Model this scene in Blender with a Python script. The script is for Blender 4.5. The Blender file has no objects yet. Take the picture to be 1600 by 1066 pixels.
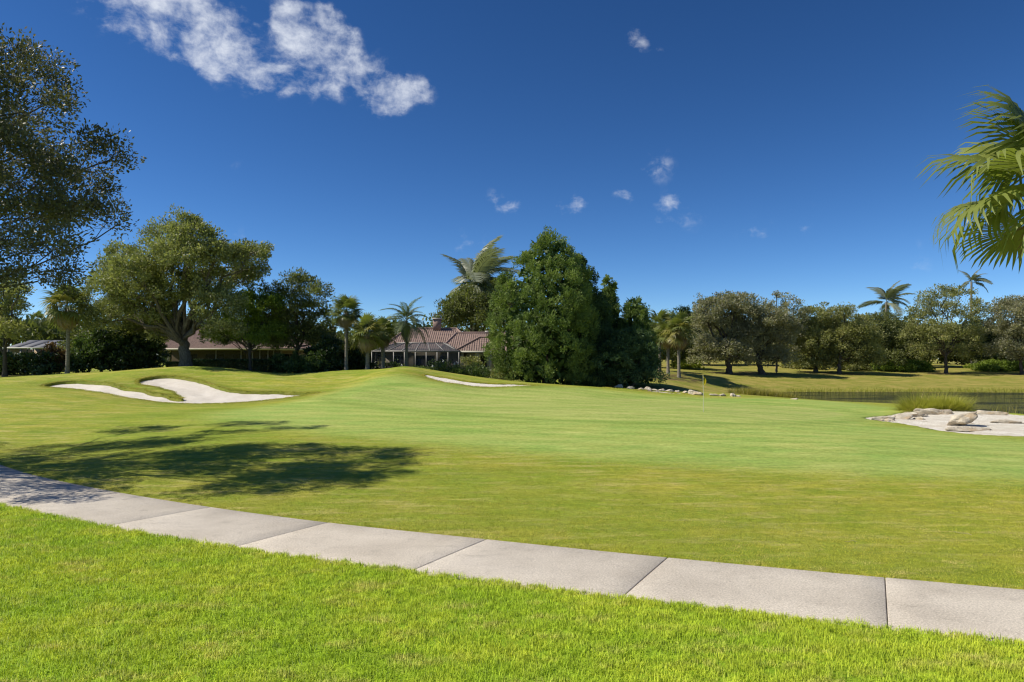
import bpy, math
import numpy as np
from mathutils import Vector, Matrix

# ------------------------------------------------------------------ camera, sky, sun, exposure
scene = bpy.context.scene
COL = scene.collection
R = math.radians
CAM_H, FPX, HORIZON = 3.7, 1066.7, 560.0        # eye height (m), focal length and horizon on a 1600 px wide frame
cam_d = bpy.data.cameras.new('camera'); cam = bpy.data.objects.new('camera', cam_d); COL.objects.link(cam)
cam.location = (0, 0, CAM_H); cam.rotation_euler = (R(90), 0, 0)
cam_d.sensor_width = 36; cam_d.lens = 24; cam_d.shift_y = 27/1600
cam_d.clip_start = 0.1; cam_d.clip_end = 6000
scene.camera = cam

SUN_EL, SUN_AZ = 48.0, -95.0                     # azimuth clockwise from +Y (the view direction): the sun stands to the left
world = bpy.data.worlds.new('World'); scene.world = world; world.use_nodes = True
wt = world.node_tree; wt.nodes.clear()
def wn(t, **k):
    n = wt.nodes.new(t)
    for a, b in k.items(): setattr(n, a, b)
    return n
def wl(a, b): wt.links.new(a, b)
sky = wn('ShaderNodeTexSky', sky_type='NISHITA', sun_disc=False, sun_elevation=R(SUN_EL), sun_rotation=R(SUN_AZ),
         altitude=3000, air_density=1.0, dust_density=0.35, ozone_density=4.0)
gam = wn('ShaderNodeGamma'); gam.inputs['Gamma'].default_value = 1.32; wl(sky.outputs[0], gam.inputs['Color'])
hsv = wn('ShaderNodeHueSaturation'); hsv.inputs['Saturation'].default_value = 1.10; hsv.inputs['Value'].default_value = 1.22
wl(gam.outputs[0], hsv.inputs['Color'])
# clouds: soft puffs at fixed directions on the sky dome, broken up by noise
tc = wn('ShaderNodeTexCoord')
def wnoise(scale, detail, rough, vec):
    n = wn('ShaderNodeTexNoise'); n.inputs['Scale'].default_value = scale
    n.inputs['Detail'].default_value = detail; n.inputs['Roughness'].default_value = rough
    wl(vec, n.inputs['Vector']); return n
def wmath(op, a, b=None, clamp=False):
    n = wn('ShaderNodeMath', operation=op, use_clamp=clamp)
    for i, v in enumerate((a, b)):
        if v is None: continue
        if isinstance(v, (int, float)): n.inputs[i].default_value = v
        else: wl(v, n.inputs[i])
    return n.outputs[0]
warp = wnoise(9.0, 4, 0.6, tc.outputs['Generated'])
wsub = wn('ShaderNodeVectorMath', operation='SUBTRACT'); wl(warp.outputs['Color'], wsub.inputs[0]); wsub.inputs[1].default_value = (.5, .5, .5)
wsc = wn('ShaderNodeVectorMath', operation='SCALE'); wl(wsub.outputs[0], wsc.inputs[0]); wsc.inputs['Scale'].default_value = 0.036
wadd = wn('ShaderNodeVectorMath', operation='ADD'); wl(tc.outputs['Generated'], wadd.inputs[0]); wl(wsc.outputs[0], wadd.inputs[1])
# (bearing deg to the right, elevation deg, radius deg, weight)
PUFFS = []
def puff(px, py, r, w):
    d = Vector(((px-800)/FPX, 1, (HORIZON-py)/FPX)); d.normalize()
    PUFFS.append((tuple(d), r/FPX*d.y, w))
for p in [(170, -8, 50, .7), (215, 6, 52, .9), (255, 20, 52, 1.1), (290, 36, 52, 1.2), (325, 48, 50, 1.3), (355, 62, 44, 1.1), (378, 50, 26, .6), (372, 88, 34, .75), (340, 108, 24, .5), (300, 70, 30, .4),
          (446, 40, 30, 1.1), (470, 56, 36, 1.15), (505, 48, 32, 1.1), (530, 60, 30, 1.1), (545, 74, 22, .7), (488, 88, 30, .85), (510, 110, 30, .8), (400, 124, 26, .8), (425, 118, 28, 1.05), (455, 122, 26, 1.), (490, 132, 26, .75),
          (535, 98, 24, 1.15), (520, 130, 24, .7), (560, 122, 24, .9), (580, 118, 26, .8), (585, 148, 26, 1.05), (605, 152, 26, 1.05), (625, 145, 22, .75), (650, 138, 18, .65), (664, 146, 16, .75),
          (998, 64, 17, 0.76), (1008, 76, 12, 0.48), (1026, 88, 15, 0.48), (770, 302, 12, 0.48), (784, 310, 15, 0.72), (805, 318, 18, 0.28), (876, 316, 11, 0.48), (896, 324, 18, 0.72), (908, 326, 12, 0.48), (976, 299, 16, 0.84), (968, 303, 10, 0.40), (1010, 264, 18, 0.40), (1032, 266, 20, 0.32), (1044, 317, 16, 0.48), (1060, 316, 12, 0.40), (1070, 331, 26, 0.26), (1030, 336, 22, 0.24),
          (1170, 360, 20, 0.29), (1195, 359, 16, 0.29), (1236, 356, 20, 0.34), (1258, 350, 20, 0.36), (735, 388, 26, 0.29), (555, 305, 9, 0.56), (368, 380, 22, 0.32), (370, 255, 9, 0.28), (1420, 410, 30, 0.24),
          (-420, 60, 110, .9), (-560, 20, 90, .8), (2050, 250, 80, .8), (2200, 190, 100, .8), (2600, 120, 130, .9)]:
    puff(*p)
# the same scattered fair-weather puffs carry on round the rest of the sky
for az, el, r, w in [(110, 30, 5, .9), (124, 34, 4, .8), (150, 24, 6, .9), (175, 38, 7, .9), (200, 22, 5, .8), (232, 33, 6, .9), (250, 25, 5, .8), (285, 30, 5, .8)]:
    PUFFS.append(((math.sin(R(az))*math.cos(R(el)), math.cos(R(az))*math.cos(R(el)), math.sin(R(el))), math.tan(R(r)), w))
field = None
for d, r, w in PUFFS:
    vd = wn('ShaderNodeVectorMath', operation='DISTANCE'); wl(wadd.outputs[0], vd.inputs[0]); vd.inputs[1].default_value = d
    mr = wn('ShaderNodeMapRange', interpolation_type='SMOOTHSTEP'); wl(vd.outputs['Value'], mr.inputs['Value'])
    mr.inputs['From Min'].default_value = 0; mr.inputs['From Max'].default_value = r*1.6
    mr.inputs['To Min'].default_value = w; mr.inputs['To Max'].default_value = 0
    field = mr.outputs[0] if field is None else wmath('ADD', field, mr.outputs[0])
field = wmath('MULTIPLY', wmath('MINIMUM', field, 1.0), 0.58)
cn1 = wnoise(17.0, 10, 0.62, wadd.outputs[0])
stv = wn('ShaderNodeMapping'); wl(wadd.outputs[0], stv.inputs[0]); stv.inputs['Rotation'].default_value = (0, R(-24), 0); stv.inputs['Scale'].default_value = (1.0, 1.0, 2.2)
cn2 = wnoise(30.0, 8, 0.6, stv.outputs[0])
nz = wmath('ADD', wmath('MULTIPLY', wmath('SUBTRACT', cn1.outputs[0], 0.5), 2.9), wmath('MULTIPLY', wmath('SUBTRACT', cn2.outputs[0], 0.5), 1.4))
cden = wmath('ADD', field, nz)
cmask = wn('ShaderNodeMapRange', interpolation_type='SMOOTHSTEP'); wl(cden, cmask.inputs['Value'])
cmask.inputs['From Min'].default_value = 0.13; cmask.inputs['From Max'].default_value = 1.4
gate = wn('ShaderNodeMapRange'); wl(field, gate.inputs['Value']); gate.inputs['From Max'].default_value = 0.2
mask = wmath('MULTIPLY', wmath('MULTIPLY', cmask.outputs[0], gate.outputs[0]), 0.92)
cmix = wn('ShaderNodeMix', data_type='RGBA'); wl(mask, cmix.inputs[0]); wl(hsv.outputs[0], cmix.inputs[6])
cmix.inputs[7].default_value = (14.5, 15.3, 16.8, 1)
bg = wn('ShaderNodeBackground'); bg.inputs['Strength'].default_value = 0.05; wl(cmix.outputs[2], bg.inputs['Color'])
wout = wn('ShaderNodeOutputWorld'); wl(bg.outputs[0], wout.inputs[0])

sun_d = bpy.data.lights.new('sun', 'SUN'); sun_d.energy = 4.9; sun_d.angle = R(0.55); sun_d.color = (1, 0.935, 0.80)
sun = bpy.data.objects.new('sun', sun_d); COL.objects.link(sun); sun.location = (-60, 20, 60)
SUNV = Vector((math.sin(R(SUN_AZ))*math.cos(R(SUN_EL)), math.cos(R(SUN_AZ))*math.cos(R(SUN_EL)), math.sin(R(SUN_EL))))
sun.rotation_euler = SUNV.to_track_quat('Z', 'Y').to_euler()

vs = scene.view_settings
vs.view_transform = 'Standard'; vs.look = 'None'; vs.exposure = 0.16; vs.gamma = 1.0; vs.use_curve_mapping = False
scene.cycles.use_denoising = True; scene.cycles.filter_width = 1.2
scene.cycles.max_bounces = 8; scene.cycles.transparent_max_bounces = 12; scene.cycles.diffuse_bounces = 3
scene.cycles.sample_clamp_indirect = 6

# ------------------------------------------------------------------ helpers
def rng(seed): return np.random.default_rng(seed)
def tag(o, label=None, cat=None, group=None, kind=None):
    if label: o['label'] = label
    if cat: o['category'] = cat
    if group: o['group'] = group
    if kind: o['kind'] = kind
    return o
def empty(name, loc=(0, 0, 0), rz=0):
    o = bpy.data.objects.new(name, None); COL.objects.link(o); o.location = loc; o.rotation_euler.z = rz
    o.empty_display_size = 0.3; return o
def mesh(name, V, F, mat=None, smooth=False, attr=None):
    """V (n,3); F an (m,k) int array or a list of such arrays; attr = {name: per-face floats}"""
    me = bpy.data.meshes.new(name)
    Fs = [f for f in (F if isinstance(F, list) else [F]) if len(f)]
    V = np.asarray(V, np.float32); me.vertices.add(len(V)); me.vertices.foreach_set('co', V.ravel())
    loops = np.concatenate([np.asarray(f, np.int32).ravel() for f in Fs])
    tot = np.concatenate([np.full(len(f), np.asarray(f).shape[1], np.int32) for f in Fs])
    me.loops.add(len(loops)); me.loops.foreach_set('vertex_index', loops)
    me.polygons.add(len(tot)); me.polygons.foreach_set('loop_start', np.concatenate([[0], np.cumsum(tot)[:-1]]).astype(np.int32))
    if smooth: me.polygons.foreach_set('use_smooth', np.ones(len(tot), bool))
    me.update(calc_edges=True); me.validate()
    for k, v in (attr or {}).items():
        v = np.asarray(v, np.float32)
        a = me.attributes.new(k, 'FLOAT', 'FACE' if len(v) == len(tot) and len(v) != len(V) else 'POINT'); a.data.foreach_set('value', v)
    if mat: me.materials.append(mat)
    return me
def obj(name, me, parent=None, loc=None):
    o = bpy.data.objects.new(name, me); COL.objects.link(o)
    if parent: o.parent = parent
    if loc is not None: o.location = loc
    return o
class MB:
    """collects boxes, quads and tubes into one mesh"""
    def __init__(s): s.v, s.f, s.n = [], {}, 0
    def add(s, V, F):
        V = np.asarray(V, float); s.v.append(V)
        if isinstance(F, list) and not isinstance(F[0], np.ndarray): F = np.array(F)
        for f in (F if isinstance(F, list) else [F]):
            f = np.asarray(f, int) + s.n; s.f.setdefault(f.shape[1], []).append(f)
        s.n += len(V); return s
    def box(s, x0, x1, y0, y1, z0, z1):
        V = [(x, y, z) for z in (z0, z1) for y in (y0, y1) for x in (x0, x1)]
        return s.add(V, [[0, 2, 3, 1], [4, 5, 7, 6], [0, 1, 5, 4], [2, 6, 7, 3], [0, 4, 6, 2], [1, 3, 7, 5]])
    def bar(s, a, b, w, h=None):
        a, b = np.array(a, float), np.array(b, float); h = h or w; d = b-a; d /= np.linalg.norm(d)
        up = np.array([0, 0, 1.]) if abs(d[2]) < .95 else np.array([0, 1., 0]); sx = np.cross(d, up); sx /= np.linalg.norm(sx); sz = np.cross(sx, d)
        V = [p + sx*w/2*i + sz*h/2*j for p in (a, b) for i, j in ((-1, -1), (1, -1), (1, 1), (-1, 1))]
        return s.add(V, [[0, 3, 2, 1], [4, 5, 6, 7], [0, 1, 5, 4], [1, 2, 6, 5], [2, 3, 7, 6], [3, 0, 4, 7]])
    def quad(s, *p): return s.add(p, [list(range(len(p)))])
    def tube(s, P, rad, n=8, cap=True):
        V, F = tube(P, rad, n); return s.add(V, F)
    def mesh(s, name, mat, smooth=False): return mesh(name, np.concatenate(s.v), [np.concatenate(f) for f in s.f.values()], mat, smooth)
    def build(s, name, mat, parent=None, smooth=False): return obj(name, s.mesh(name, mat, smooth), parent)
def tube(P, rad, n=8, jit=None):
    P = np.asarray(P, float); rad = np.broadcast_to(np.asarray(rad, float), (len(P),))
    T = np.gradient(P, axis=0); T /= np.linalg.norm(T, axis=1)[:, None] + 1e-9
    ref = np.where(np.abs(T[:, 2:3]) < .9, np.array([[0, 0, 1.]]), np.array([[0, 1., 0]]))
    ref = np.repeat(ref[:1], len(P), 0)
    A = np.cross(T, ref); A /= np.linalg.norm(A, axis=1)[:, None] + 1e-9; B = np.cross(T, A)
    a = np.linspace(0, 2*np.pi, n, endpoint=False)
    rr = rad[:, None]*np.ones(n)
    if jit is not None: rr = rr*jit
    V = P[:, None] + rr[..., None]*(np.cos(a)[None, :, None]*A[:, None] + np.sin(a)[None, :, None]*B[:, None])
    V = V.reshape(-1, 3); i = np.arange(len(P)-1)[:, None]*n; j = np.arange(n)[None]; k = (j+1) % n
    F = np.stack([i+j, i+k, i+n+k, i+n+j], -1).reshape(-1, 4)
    return V, F

# materials ---------------------------------------------------------
class NT:
    def __init__(s, name):
        s.m = bpy.data.materials.new(name); s.m.use_nodes = True; s.t = s.m.node_tree; s.t.nodes.clear()
        s.out = s.t.nodes.new('ShaderNodeOutputMaterial')
    def n(s, t, **k):
        x = s.t.nodes.new(t)
        for a, b in k.items(): setattr(x, a, b)
        return x
    def l(s, a, b): s.t.links.new(a, b); return b
    def set(s, sock, v):
        if isinstance(v, (int, float, tuple)): sock.default_value = (*v, 1) if isinstance(v, tuple) and len(v) == 3 and sock.type == 'RGBA' else v
        else: s.l(v, sock)
    def pos(s): return s.n('ShaderNodeNewGeometry').outputs['Position']
    def objco(s): return s.n('ShaderNodeTexCoord').outputs['Object']
    def noise(s, vec, scale, detail=4, rough=.55, stretch=None):
        if stretch:
            mp = s.n('ShaderNodeMapping'); mp.inputs['Scale'].default_value = stretch[:3]
            if len(stretch) > 3: mp.inputs['Rotation'].default_value = (0, 0, stretch[3])
            s.l(vec, mp.inputs[0]); vec = mp.outputs[0]
        x = s.n('ShaderNodeTexNoise'); s.l(vec, x.inputs['Vector']); x.inputs['Scale'].default_value = scale
        x.inputs['Detail'].default_value = detail; x.inputs['Roughness'].default_value = rough; return x.outputs[0]
    def rng(s, v, a, b, c=0., d=1., smooth=True):
        x = s.n('ShaderNodeMapRange'); x.interpolation_type = 'SMOOTHSTEP' if smooth else 'LINEAR'; s.l(v, x.inputs[0])
        for i, q in enumerate((a, b, c, d)): x.inputs[i+1].default_value = q
        return x.outputs[0]
    def mix(s, f, a, b, mode='MIX'):
        x = s.n('ShaderNodeMix', data_type='RGBA', blend_type=mode); s.set(x.inputs[0], f); s.set(x.inputs[6], a); s.set(x.inputs[7], b); return x.outputs[2]
    def math(s, op, a, b=0.):
        x = s.n('ShaderNodeMath', operation=op); s.set(x.inputs[0], a); s.set(x.inputs[1], b); return x.outputs[0]
    def attr(s, name): return s.n('ShaderNodeAttribute', attribute_name=name).outputs['Fac']
    def bump(s, h, strength=.5, dist=.02):
        x = s.n('ShaderNodeBump'); s.l(h, x.inputs['Height']); x.inputs['Strength'].default_value = strength; x.inputs['Distance'].default_value = dist; return x.outputs[0]
    def bsdf(s, col, rough=.8, spec=.3, normal=None, metal=0.):
        p = s.n('ShaderNodeBsdfPrincipled'); s.set(p.inputs['Base Color'], col); s.set(p.inputs['Roughness'], rough)
        p.inputs['Specular IOR Level'].default_value = spec; p.inputs['Metallic'].default_value = metal
        if normal is not None: s.l(normal, p.inputs['Normal'])
        return p
    def done(s, sh): s.l(sh.outputs[0], s.out.inputs[0]); return s.m
def leafmat(name, a, b, c=None, trans=.35, rough=.5, spec=.35, tcol=1.25):
    """foliage: colour from a to b by leaf, optional accent c for a few leaves"""
    m = NT(name); r = m.attr('rnd'); col = m.mix(r, a, b)
    if c: col = m.mix(m.rng(r, .93, .97), col, c)
    p = m.bsdf(col, rough, spec)
    t = m.n('ShaderNodeBsdfTranslucent'); m.l(m.mix(1.0, col, (tcol*1.05, tcol*1.15, tcol*.55), 'MULTIPLY'), t.inputs[0])
    x = m.n('ShaderNodeMixShader'); x.inputs[0].default_value = trans; m.l(p.outputs[0], x.inputs[1]); m.l(t.outputs[0], x.inputs[2])
    return m.done(x)
def plain(name, col, rough=.7, spec=.3, var=.15, scale=6., bump=0., metal=0.):
    m = NT(name); v = m.noise(m.objco(), scale, 5)
    c = m.mix(v, tuple(x*(1-var) for x in col), tuple(min(1, x*(1+var)) for x in col))
    return m.done(m.bsdf(c, rough, spec, m.bump(v, bump, .02) if bump else None, metal))

# ------------------------------------------------------------------ terrain heights
def at(px, py, z): return ((px-800)/FPX*z, z, CAM_H-(py-HORIZON)/FPX*z)
ctrl = []                                          # surveyed spot heights (x, y, height)
def hz(x, y, h): ctrl.append((x, y, h))
def hp(px, py, z): ctrl.append(at(px, py, z))
for x, y in [(-40, -10), (0, -10), (40, -10), (-30, 5), (-15, 5), (-6, 5), (0, 4), (6, 4), (15, 4), (30, 4), (-22, 13), (-14, 11), (-6, 9), (2, 8), (-17, 20), (-13, 18), (-9.5, 15), (-5, 13),
             (-1, 12), (3, 11), (7, 9.6), (11, 8.4), (16, 7), (24, 5), (-24, 26), (-8.5, 17.5), (-4.2, 15.4), (-.3, 13.8), (3.3, 12.6), (6.6, 11.4), (12, 9.8), (20, 8)]: hz(x, y, 0)
for x in (-20, -8, 0, 8, 16, 24): hz(x, 20 if x > -15 else 30, .07)
for x in (-22, -12, -3, 6, 14): hz(x, 27 if x > -15 else 34, .3)
hz(22, 27, .1); hz(32, 27, .05); hz(45, 30, 0); hz(28, 38, .05)
for x, h in ((-40, .6), (-30, .5), (-20, .5), (-10, .6), (0, .62), (11.1, .57)): hz(x, 40, h)
hp(1440, 672, 34.3); hp(1600, 683, 31); hp(1400, 655, 40); hp(1440, 640, 47); hp(1560, 662, 38); hp(1360, 648, 45); hp(1300, 640, 48)
hp(1240, 625, 57); hp(1320, 631, 55); hp(1400, 637, 52); hp(1100, 621, 57); hp(1000, 612, 58); hp(900, 604, 59); hp(850, 601.5, 59); hp(1180, 628, 53); hp(900, 615, 53); hp(800, 612, 53); hp(1000, 625, 52)
hp(700, 600, 54); hp(630, 573, 62); hp(600, 591, 56); hp(550, 612, 50); hp(640, 612, 51); hp(720, 612, 52); hp(630, 583, 58.5); hp(660, 596, 55); hp(590, 580, 62)
hp(0, 600, 57); hp(0, 591, 64); hp(-200, 592, 64); hp(-200, 604, 57); hp(40, 610, 52); hp(120, 618, 50); hp(220, 630, 48)
hp(300, 574.5, 62.5); hp(250, 576, 62.5); hp(200, 580, 62); hp(345, 579, 62); hp(400, 588, 60); hp(450, 592, 59); hp(450, 588, 61.5); hp(520, 580, 64); hp(560, 578.5, 64.5); hp(480, 600, 57); hp(540, 596, 58)
hp(690, 583, 62); hp(760, 593, 61.5); hp(850, 599.5, 62); hp(960, 607, 61)
hp(130, 586, 62); hp(60, 590, 61)
for px, z, h in ((-200, 70, 1.9), (105, 67, 2.2), (290, 69, 2.35), (435, 67, 2.2), (540, 69, 2.2), (640, 72, 1.9), (720, 74, 1.6), (850, 68, 1.15), (980, 68, .75), (300, 84, 2.1), (680, 84, 1.9), (0, 84, 2.0), (900, 84, 1.5)): hz((px-800)/FPX*z, z, h)
hp(1030, 602, 70); hp(1060, 588, 85); hp(1140, 584, 98); hp(1190, 584, 100); hp(1300, 584, 104); hp(1480, 584, 108); hp(1620, 583, 108); hp(1850, 583, 108)
hp(1100, 600, 82); hp(1300, 600, 90); hp(1480, 600, 92); hp(1620, 600, 91); hp(1100, 610, 70); hp(1850, 600, 90)
for a in range(0, 360, 30):
    hz(260*math.sin(R(a)), 60+260*math.cos(R(a)), 1.4 if math.cos(R(a)) > -.2 else 0.)
# bunker outlines: (px, py, depth)
BUNK = [(72, 604, 57), (88, 599.5, 58.3), (115, 598, 58.6), (150, 601, 57.5), (190, 609, 55), (230, 617, 53), (262, 624, 51.6), (283, 626.5, 50.8), (291, 622, 51.2), (280, 615.5, 52.6), (262, 609, 54),
        (240, 604, 55.2), (221, 599, 56.8), (224, 594, 58.5), (245, 590.5, 59.6), (270, 590.5, 59.6), (300, 595, 58.4), (325, 602, 56.4), (350, 609.5, 54), (380, 613.5, 53), (430, 614, 52.6), (492, 615.5, 51.8),
        (470, 619.5, 50.8), (430, 625, 49.8), (390, 629, 49.2), (340, 631.5, 48.8), (280, 631.5, 48.8), (230, 626.5, 49.8), (180, 617.5, 51.8), (130, 610, 54), (90, 607, 55.6)]
for p in BUNK: hp(*p)
for p in [(200, 597, 57), (165, 595, 58), (235, 608.5, 53.8), (265, 615, 52.4), (120, 592, 60), (260, 583, 60.8), (320, 590, 59.5), (370, 604, 56), (430, 606, 55), (470, 607, 55)]: hp(*p)
SLIV = [(667, 587.5, 59.5), (690, 591, 58.6), (720, 596.5, 57.4), (750, 600, 56.6), (785, 601.5, 56.4), (830, 602, 57), (780, 604, 55.6), (740, 603.5, 55.6), (705, 599, 56.8), (680, 592.5, 58.4)]
for p in SLIV: hp(*p)
for p in [(700, 587, 60.6), (740, 594, 59), (790, 598, 59)]: hp(*p)
C = np.array(ctrl)
keep = [0]
for i in range(1, len(C)):
    if np.min(np.hypot(*(C[keep, :2]-C[i, :2]).T)) > .35: keep.append(i)
C = C[keep]
def phi(r2): return np.where(r2 > 0, r2*np.log(np.maximum(r2, 1e-12)), 0)*.5
n = len(C); K = phi(((C[:, None, :2]-C[None, :, :2])**2).sum(-1)) + np.eye(n)*.35
Pm = np.c_[np.ones(n), C[:, :2]]; A = np.zeros((n+3, n+3)); A[:n, :n] = K; A[:n, n:] = Pm; A[n:, :n] = Pm.T
W = np.linalg.solve(A, np.r_[C[:, 2], 0, 0, 0])
def sstep(a, b, x): t = np.clip((x-a)/(b-a), 0, 1); return t*t*(3-2*t)
def H0(x, y):
    x = np.atleast_1d(np.asarray(x, float)); y = np.atleast_1d(np.asarray(y, float)); sh = x.shape; x, y = x.ravel(), y.ravel()
    out = np.empty(len(x))
    for i in range(0, len(x), 20000):
        a, b = x[i:i+20000], y[i:i+20000]
        out[i:i+20000] = phi((a[:, None]-C[:, 0])**2+(b[:, None]-C[:, 1])**2) @ W[:n] + W[n] + W[n+1]*a + W[n+2]*b
    far = sstep(120, 230, np.hypot(x, y-60)); out = out*(1-far)+np.where(y > 0, 1.4, 0)*far
    return out.reshape(sh)
def poly_sd(P, x, y):
    """signed distance to a polygon, negative inside"""
    P = np.asarray(P, float); x = np.asarray(x, float); y = np.asarray(y, float)
    d = np.full(x.shape, 1e9); ins = np.zeros(x.shape, bool)
    for (ax, ay), (bx, by) in zip(P, np.roll(P, -1, 0)):
        ex, ey = bx-ax, by-ay; t = np.clip(((x-ax)*ex+(y-ay)*ey)/(ex*ex+ey*ey+1e-12), 0, 1)
        d = np.minimum(d, np.hypot(x-ax-t*ex, y-ay-t*ey))
        c = (ay > y) != (by > y); ins ^= c & (x < ex*(y-ay)/(by-ay+1e-12)+ax)
    return np.where(ins, -d, d)
def smooth_poly(P, k=6):
    P = np.asarray(P, float); out = []
    for i in range(len(P)):
        a, b, c, d = P[i-1], P[i], P[(i+1) % len(P)], P[(i+2) % len(P)]
        for t in np.linspace(0, 1, k, endpoint=False):
            out.append(.5*((2*b)+(-a+c)*t+(2*a-5*b+4*c-d)*t*t+(-a+3*b-3*c+d)*t**3))
    return np.array(out)
XY = lambda pts: np.array([at(*p)[:2] for p in pts])
POND = smooth_poly(np.array([((px-800)/FPX*z, z) for px, z in [(1168, 74), (1200, 70), (1250, 66), (1320, 62.5), (1400, 59.5), (1460, 55), (1530, 51), (1600, 47), (1700, 43.5), (1900, 42), (2100, 50), (2100, 66), (1900, 76), (1600, 79), (1450, 80.5), (1300, 80.5), (1210, 80)]]), 5)
WATER = -.27
bunk_xy = smooth_poly(XY(BUNK), 4); sliv_xy = smooth_poly(XY(SLIV), 4)
def grow(P, d):
    t = np.roll(P, -1, 0)-np.roll(P, 1, 0); t /= np.linalg.norm(t, axis=1)[:, None]; q = P+np.c_[t[:, 1], -t[:, 0]]*d; q2 = P-np.c_[t[:, 1], -t[:, 0]]*d
    ar = lambda A: abs(np.sum(A[:, 0]*np.roll(A[:, 1], -1)-A[:, 1]*np.roll(A[:, 0], -1))); return q if ar(q) > ar(q2) else q2
bunk_xy = grow(bunk_xy, .2); sliv_xy = grow(sliv_xy, .4)
WASTE = smooth_poly(XY([(1352, 656.5, 40), (1375, 649, 43), (1410, 643, 45.5), (1440, 638, 48), (1480, 637, 48.5), (1530, 642, 46.5), (1600, 650, 43), (1700, 662, 39.5), (1760, 690, 33), (1700, 700, 29.5), (1600, 683, 31.2), (1530, 681, 32), (1470, 673, 34), (1420, 665, 36.8)]), 4)
SPIT = smooth_poly(XY([(945, 608, 61.5), (965, 607.5, 61.8), (978, 610.5, 60.5), (960, 612, 59.8)]), 4)
SPIT2 = smooth_poly(XY([(990, 614, 59.5), (1010, 611, 61.2), (1045, 613.5, 60.8), (1078, 617, 59.6), (1040, 619.5, 58.4), (1008, 619, 58.6)]), 4)
SANDS = [bunk_xy, sliv_xy, WASTE, SPIT, SPIT2]
def H(x, y, carve=True):
    h = H0(x, y)
    x = np.atleast_1d(np.asarray(x, float)); y = np.atleast_1d(np.asarray(y, float))
    near = (np.hypot(x-20, y-60) < 110)
    if near.any():
        s = poly_sd(POND, x[near], y[near]); hh = h[near]; w = np.where(y[near] > 68, 9., 2.6)
        o = WATER + (np.maximum(hh, WATER+.12)-WATER)*sstep(0, w, s) + .02
        i = WATER - np.minimum(.9, -s*.35)
        h[near] = np.where(s > 0, o, i)
    if carve:
        for P in SANDS:
            bb = (x > P[:, 0].min()-1) & (x < P[:, 0].max()+1) & (y > P[:, 1].min()-1) & (y < P[:, 1].max()+1)
            if bb.any():
                s = poly_sd(P, x[bb], y[bb]); h[bb] += .10*np.exp(-(np.maximum(s, 0)/.5)**2)*(s > 0)*(P is bunk_xy)*.6 - .75*sstep(.02, -.30, s)
    return h
def h1(x, y): return float(H(np.array([x]), np.array([y]))[0])
def hit(px, py, z0=6., z1=140.):
    z = np.linspace(z0, z1, 2600); x = (px-800)/FPX*z; r = CAM_H-(py-HORIZON)/FPX*z
    k = np.argmax(r < H(x, z, False)); return (x[k], z[k])

# cart path centre line: joints every 3.7 m
JOINTS = np.array([(27.2, 4.4), (23.5, 5.3), (19.9, 6.25), (16.3, 7.2), (12.75, 8.22), (9.2, 9.28), (5.7, 10.39), (2.285, 11.55), (-1.13, 12.84), (-4.77, 14.28), (-8.15, 15.9), (-11.45, 17.75), (-14.6, 19.75), (-17.6, 22.0), (-20.5, 24.5), (-23.2, 27.1), (-25.9, 29.9), (-28.5, 32.8)])
HALFW = 1.18
def cr(P, i, t):
    a, b, c, d = P[max(i-1, 0)], P[i], P[i+1], P[min(i+2, len(P)-1)]
    return .5*((2*b)+(-a+c)*t+(2*a-5*b+4*c-d)*t*t+(-a+3*b-3*c+d)*t**3)
CL = np.array([cr(JOINTS, i, t) for i in range(len(JOINTS)-1) for t in np.linspace(0, 1, 8, endpoint=False)] + [JOINTS[-1]])
T_ = np.gradient(CL, axis=0); T_ /= np.linalg.norm(T_, axis=1)[:, None]; N_ = np.c_[T_[:, 1], -T_[:, 0]]      # points to the far side
PATH_POLY = np.r_[CL+N_*HALFW, (CL-N_*HALFW)[::-1]]
def path_side(x, y):
    """signed distance from the centre line: + beyond the path, - on the lawn side"""
    best = np.full(np.shape(x), 1e9); sg = np.zeros(np.shape(x))
    for i in range(0, len(CL)-1, 2):
        a, b = CL[i], CL[min(i+2, len(CL)-1)]; e = b-a; L2 = e@e; t = ((x-a[0])*e[0]+(y-a[1])*e[1])/L2
        tc_ = np.clip(t, 0 if i else -9, 1 if i+2 < len(CL)-1 else 9); d = np.hypot(x-a[0]-tc_*e[0], y-a[1]-tc_*e[1])
        cross = (x-a[0])*N_[i, 0]+(y-a[1])*N_[i, 1]; m = d < best; best = np.where(m, d, best); sg = np.where(m, np.sign(cross), sg)
    return best*sg

# ------------------------------------------------------------------ ground sheet
def steps(*seg):
    out = []
    for a, b, d in seg: out += list(np.linspace(a, b, max(1, int(round((b-a)/d))), endpoint=False))
    return np.array(out + [seg[-1][1]])
gx = steps((-2500, -300, 400), (-300, -80, 20), (-80, -46, 1.5), (-46, 1, .2), (1, 44, .24), (44, 80, 1.5), (80, 300, 20), (300, 2500, 400))
gy = steps((-500, -40, 60), (-40, 4, 4), (4, 26, .22), (26, 46, .27), (46, 63, .15), (63, 82, .3), (82, 120, .7), (120, 300, 12), (300, 3000, 300))
GX, GY = np.meshgrid(gx, gy); gz = H(GX.ravel(), GY.ravel())
fx, fy = GX.ravel(), GY.ravel()
side = path_side(fx, fy)
onpath = sstep(HALFW+.16, HALFW-.05, np.abs(side)); gz = gz - .05*onpath
nx, ny = len(gx), len(gy); ii = np.arange(ny-1)[:, None]*nx+np.arange(nx-1)[None]
GF = np.stack([ii, ii+1, ii+nx+1, ii+nx], -1).reshape(-1, 4)
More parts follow.
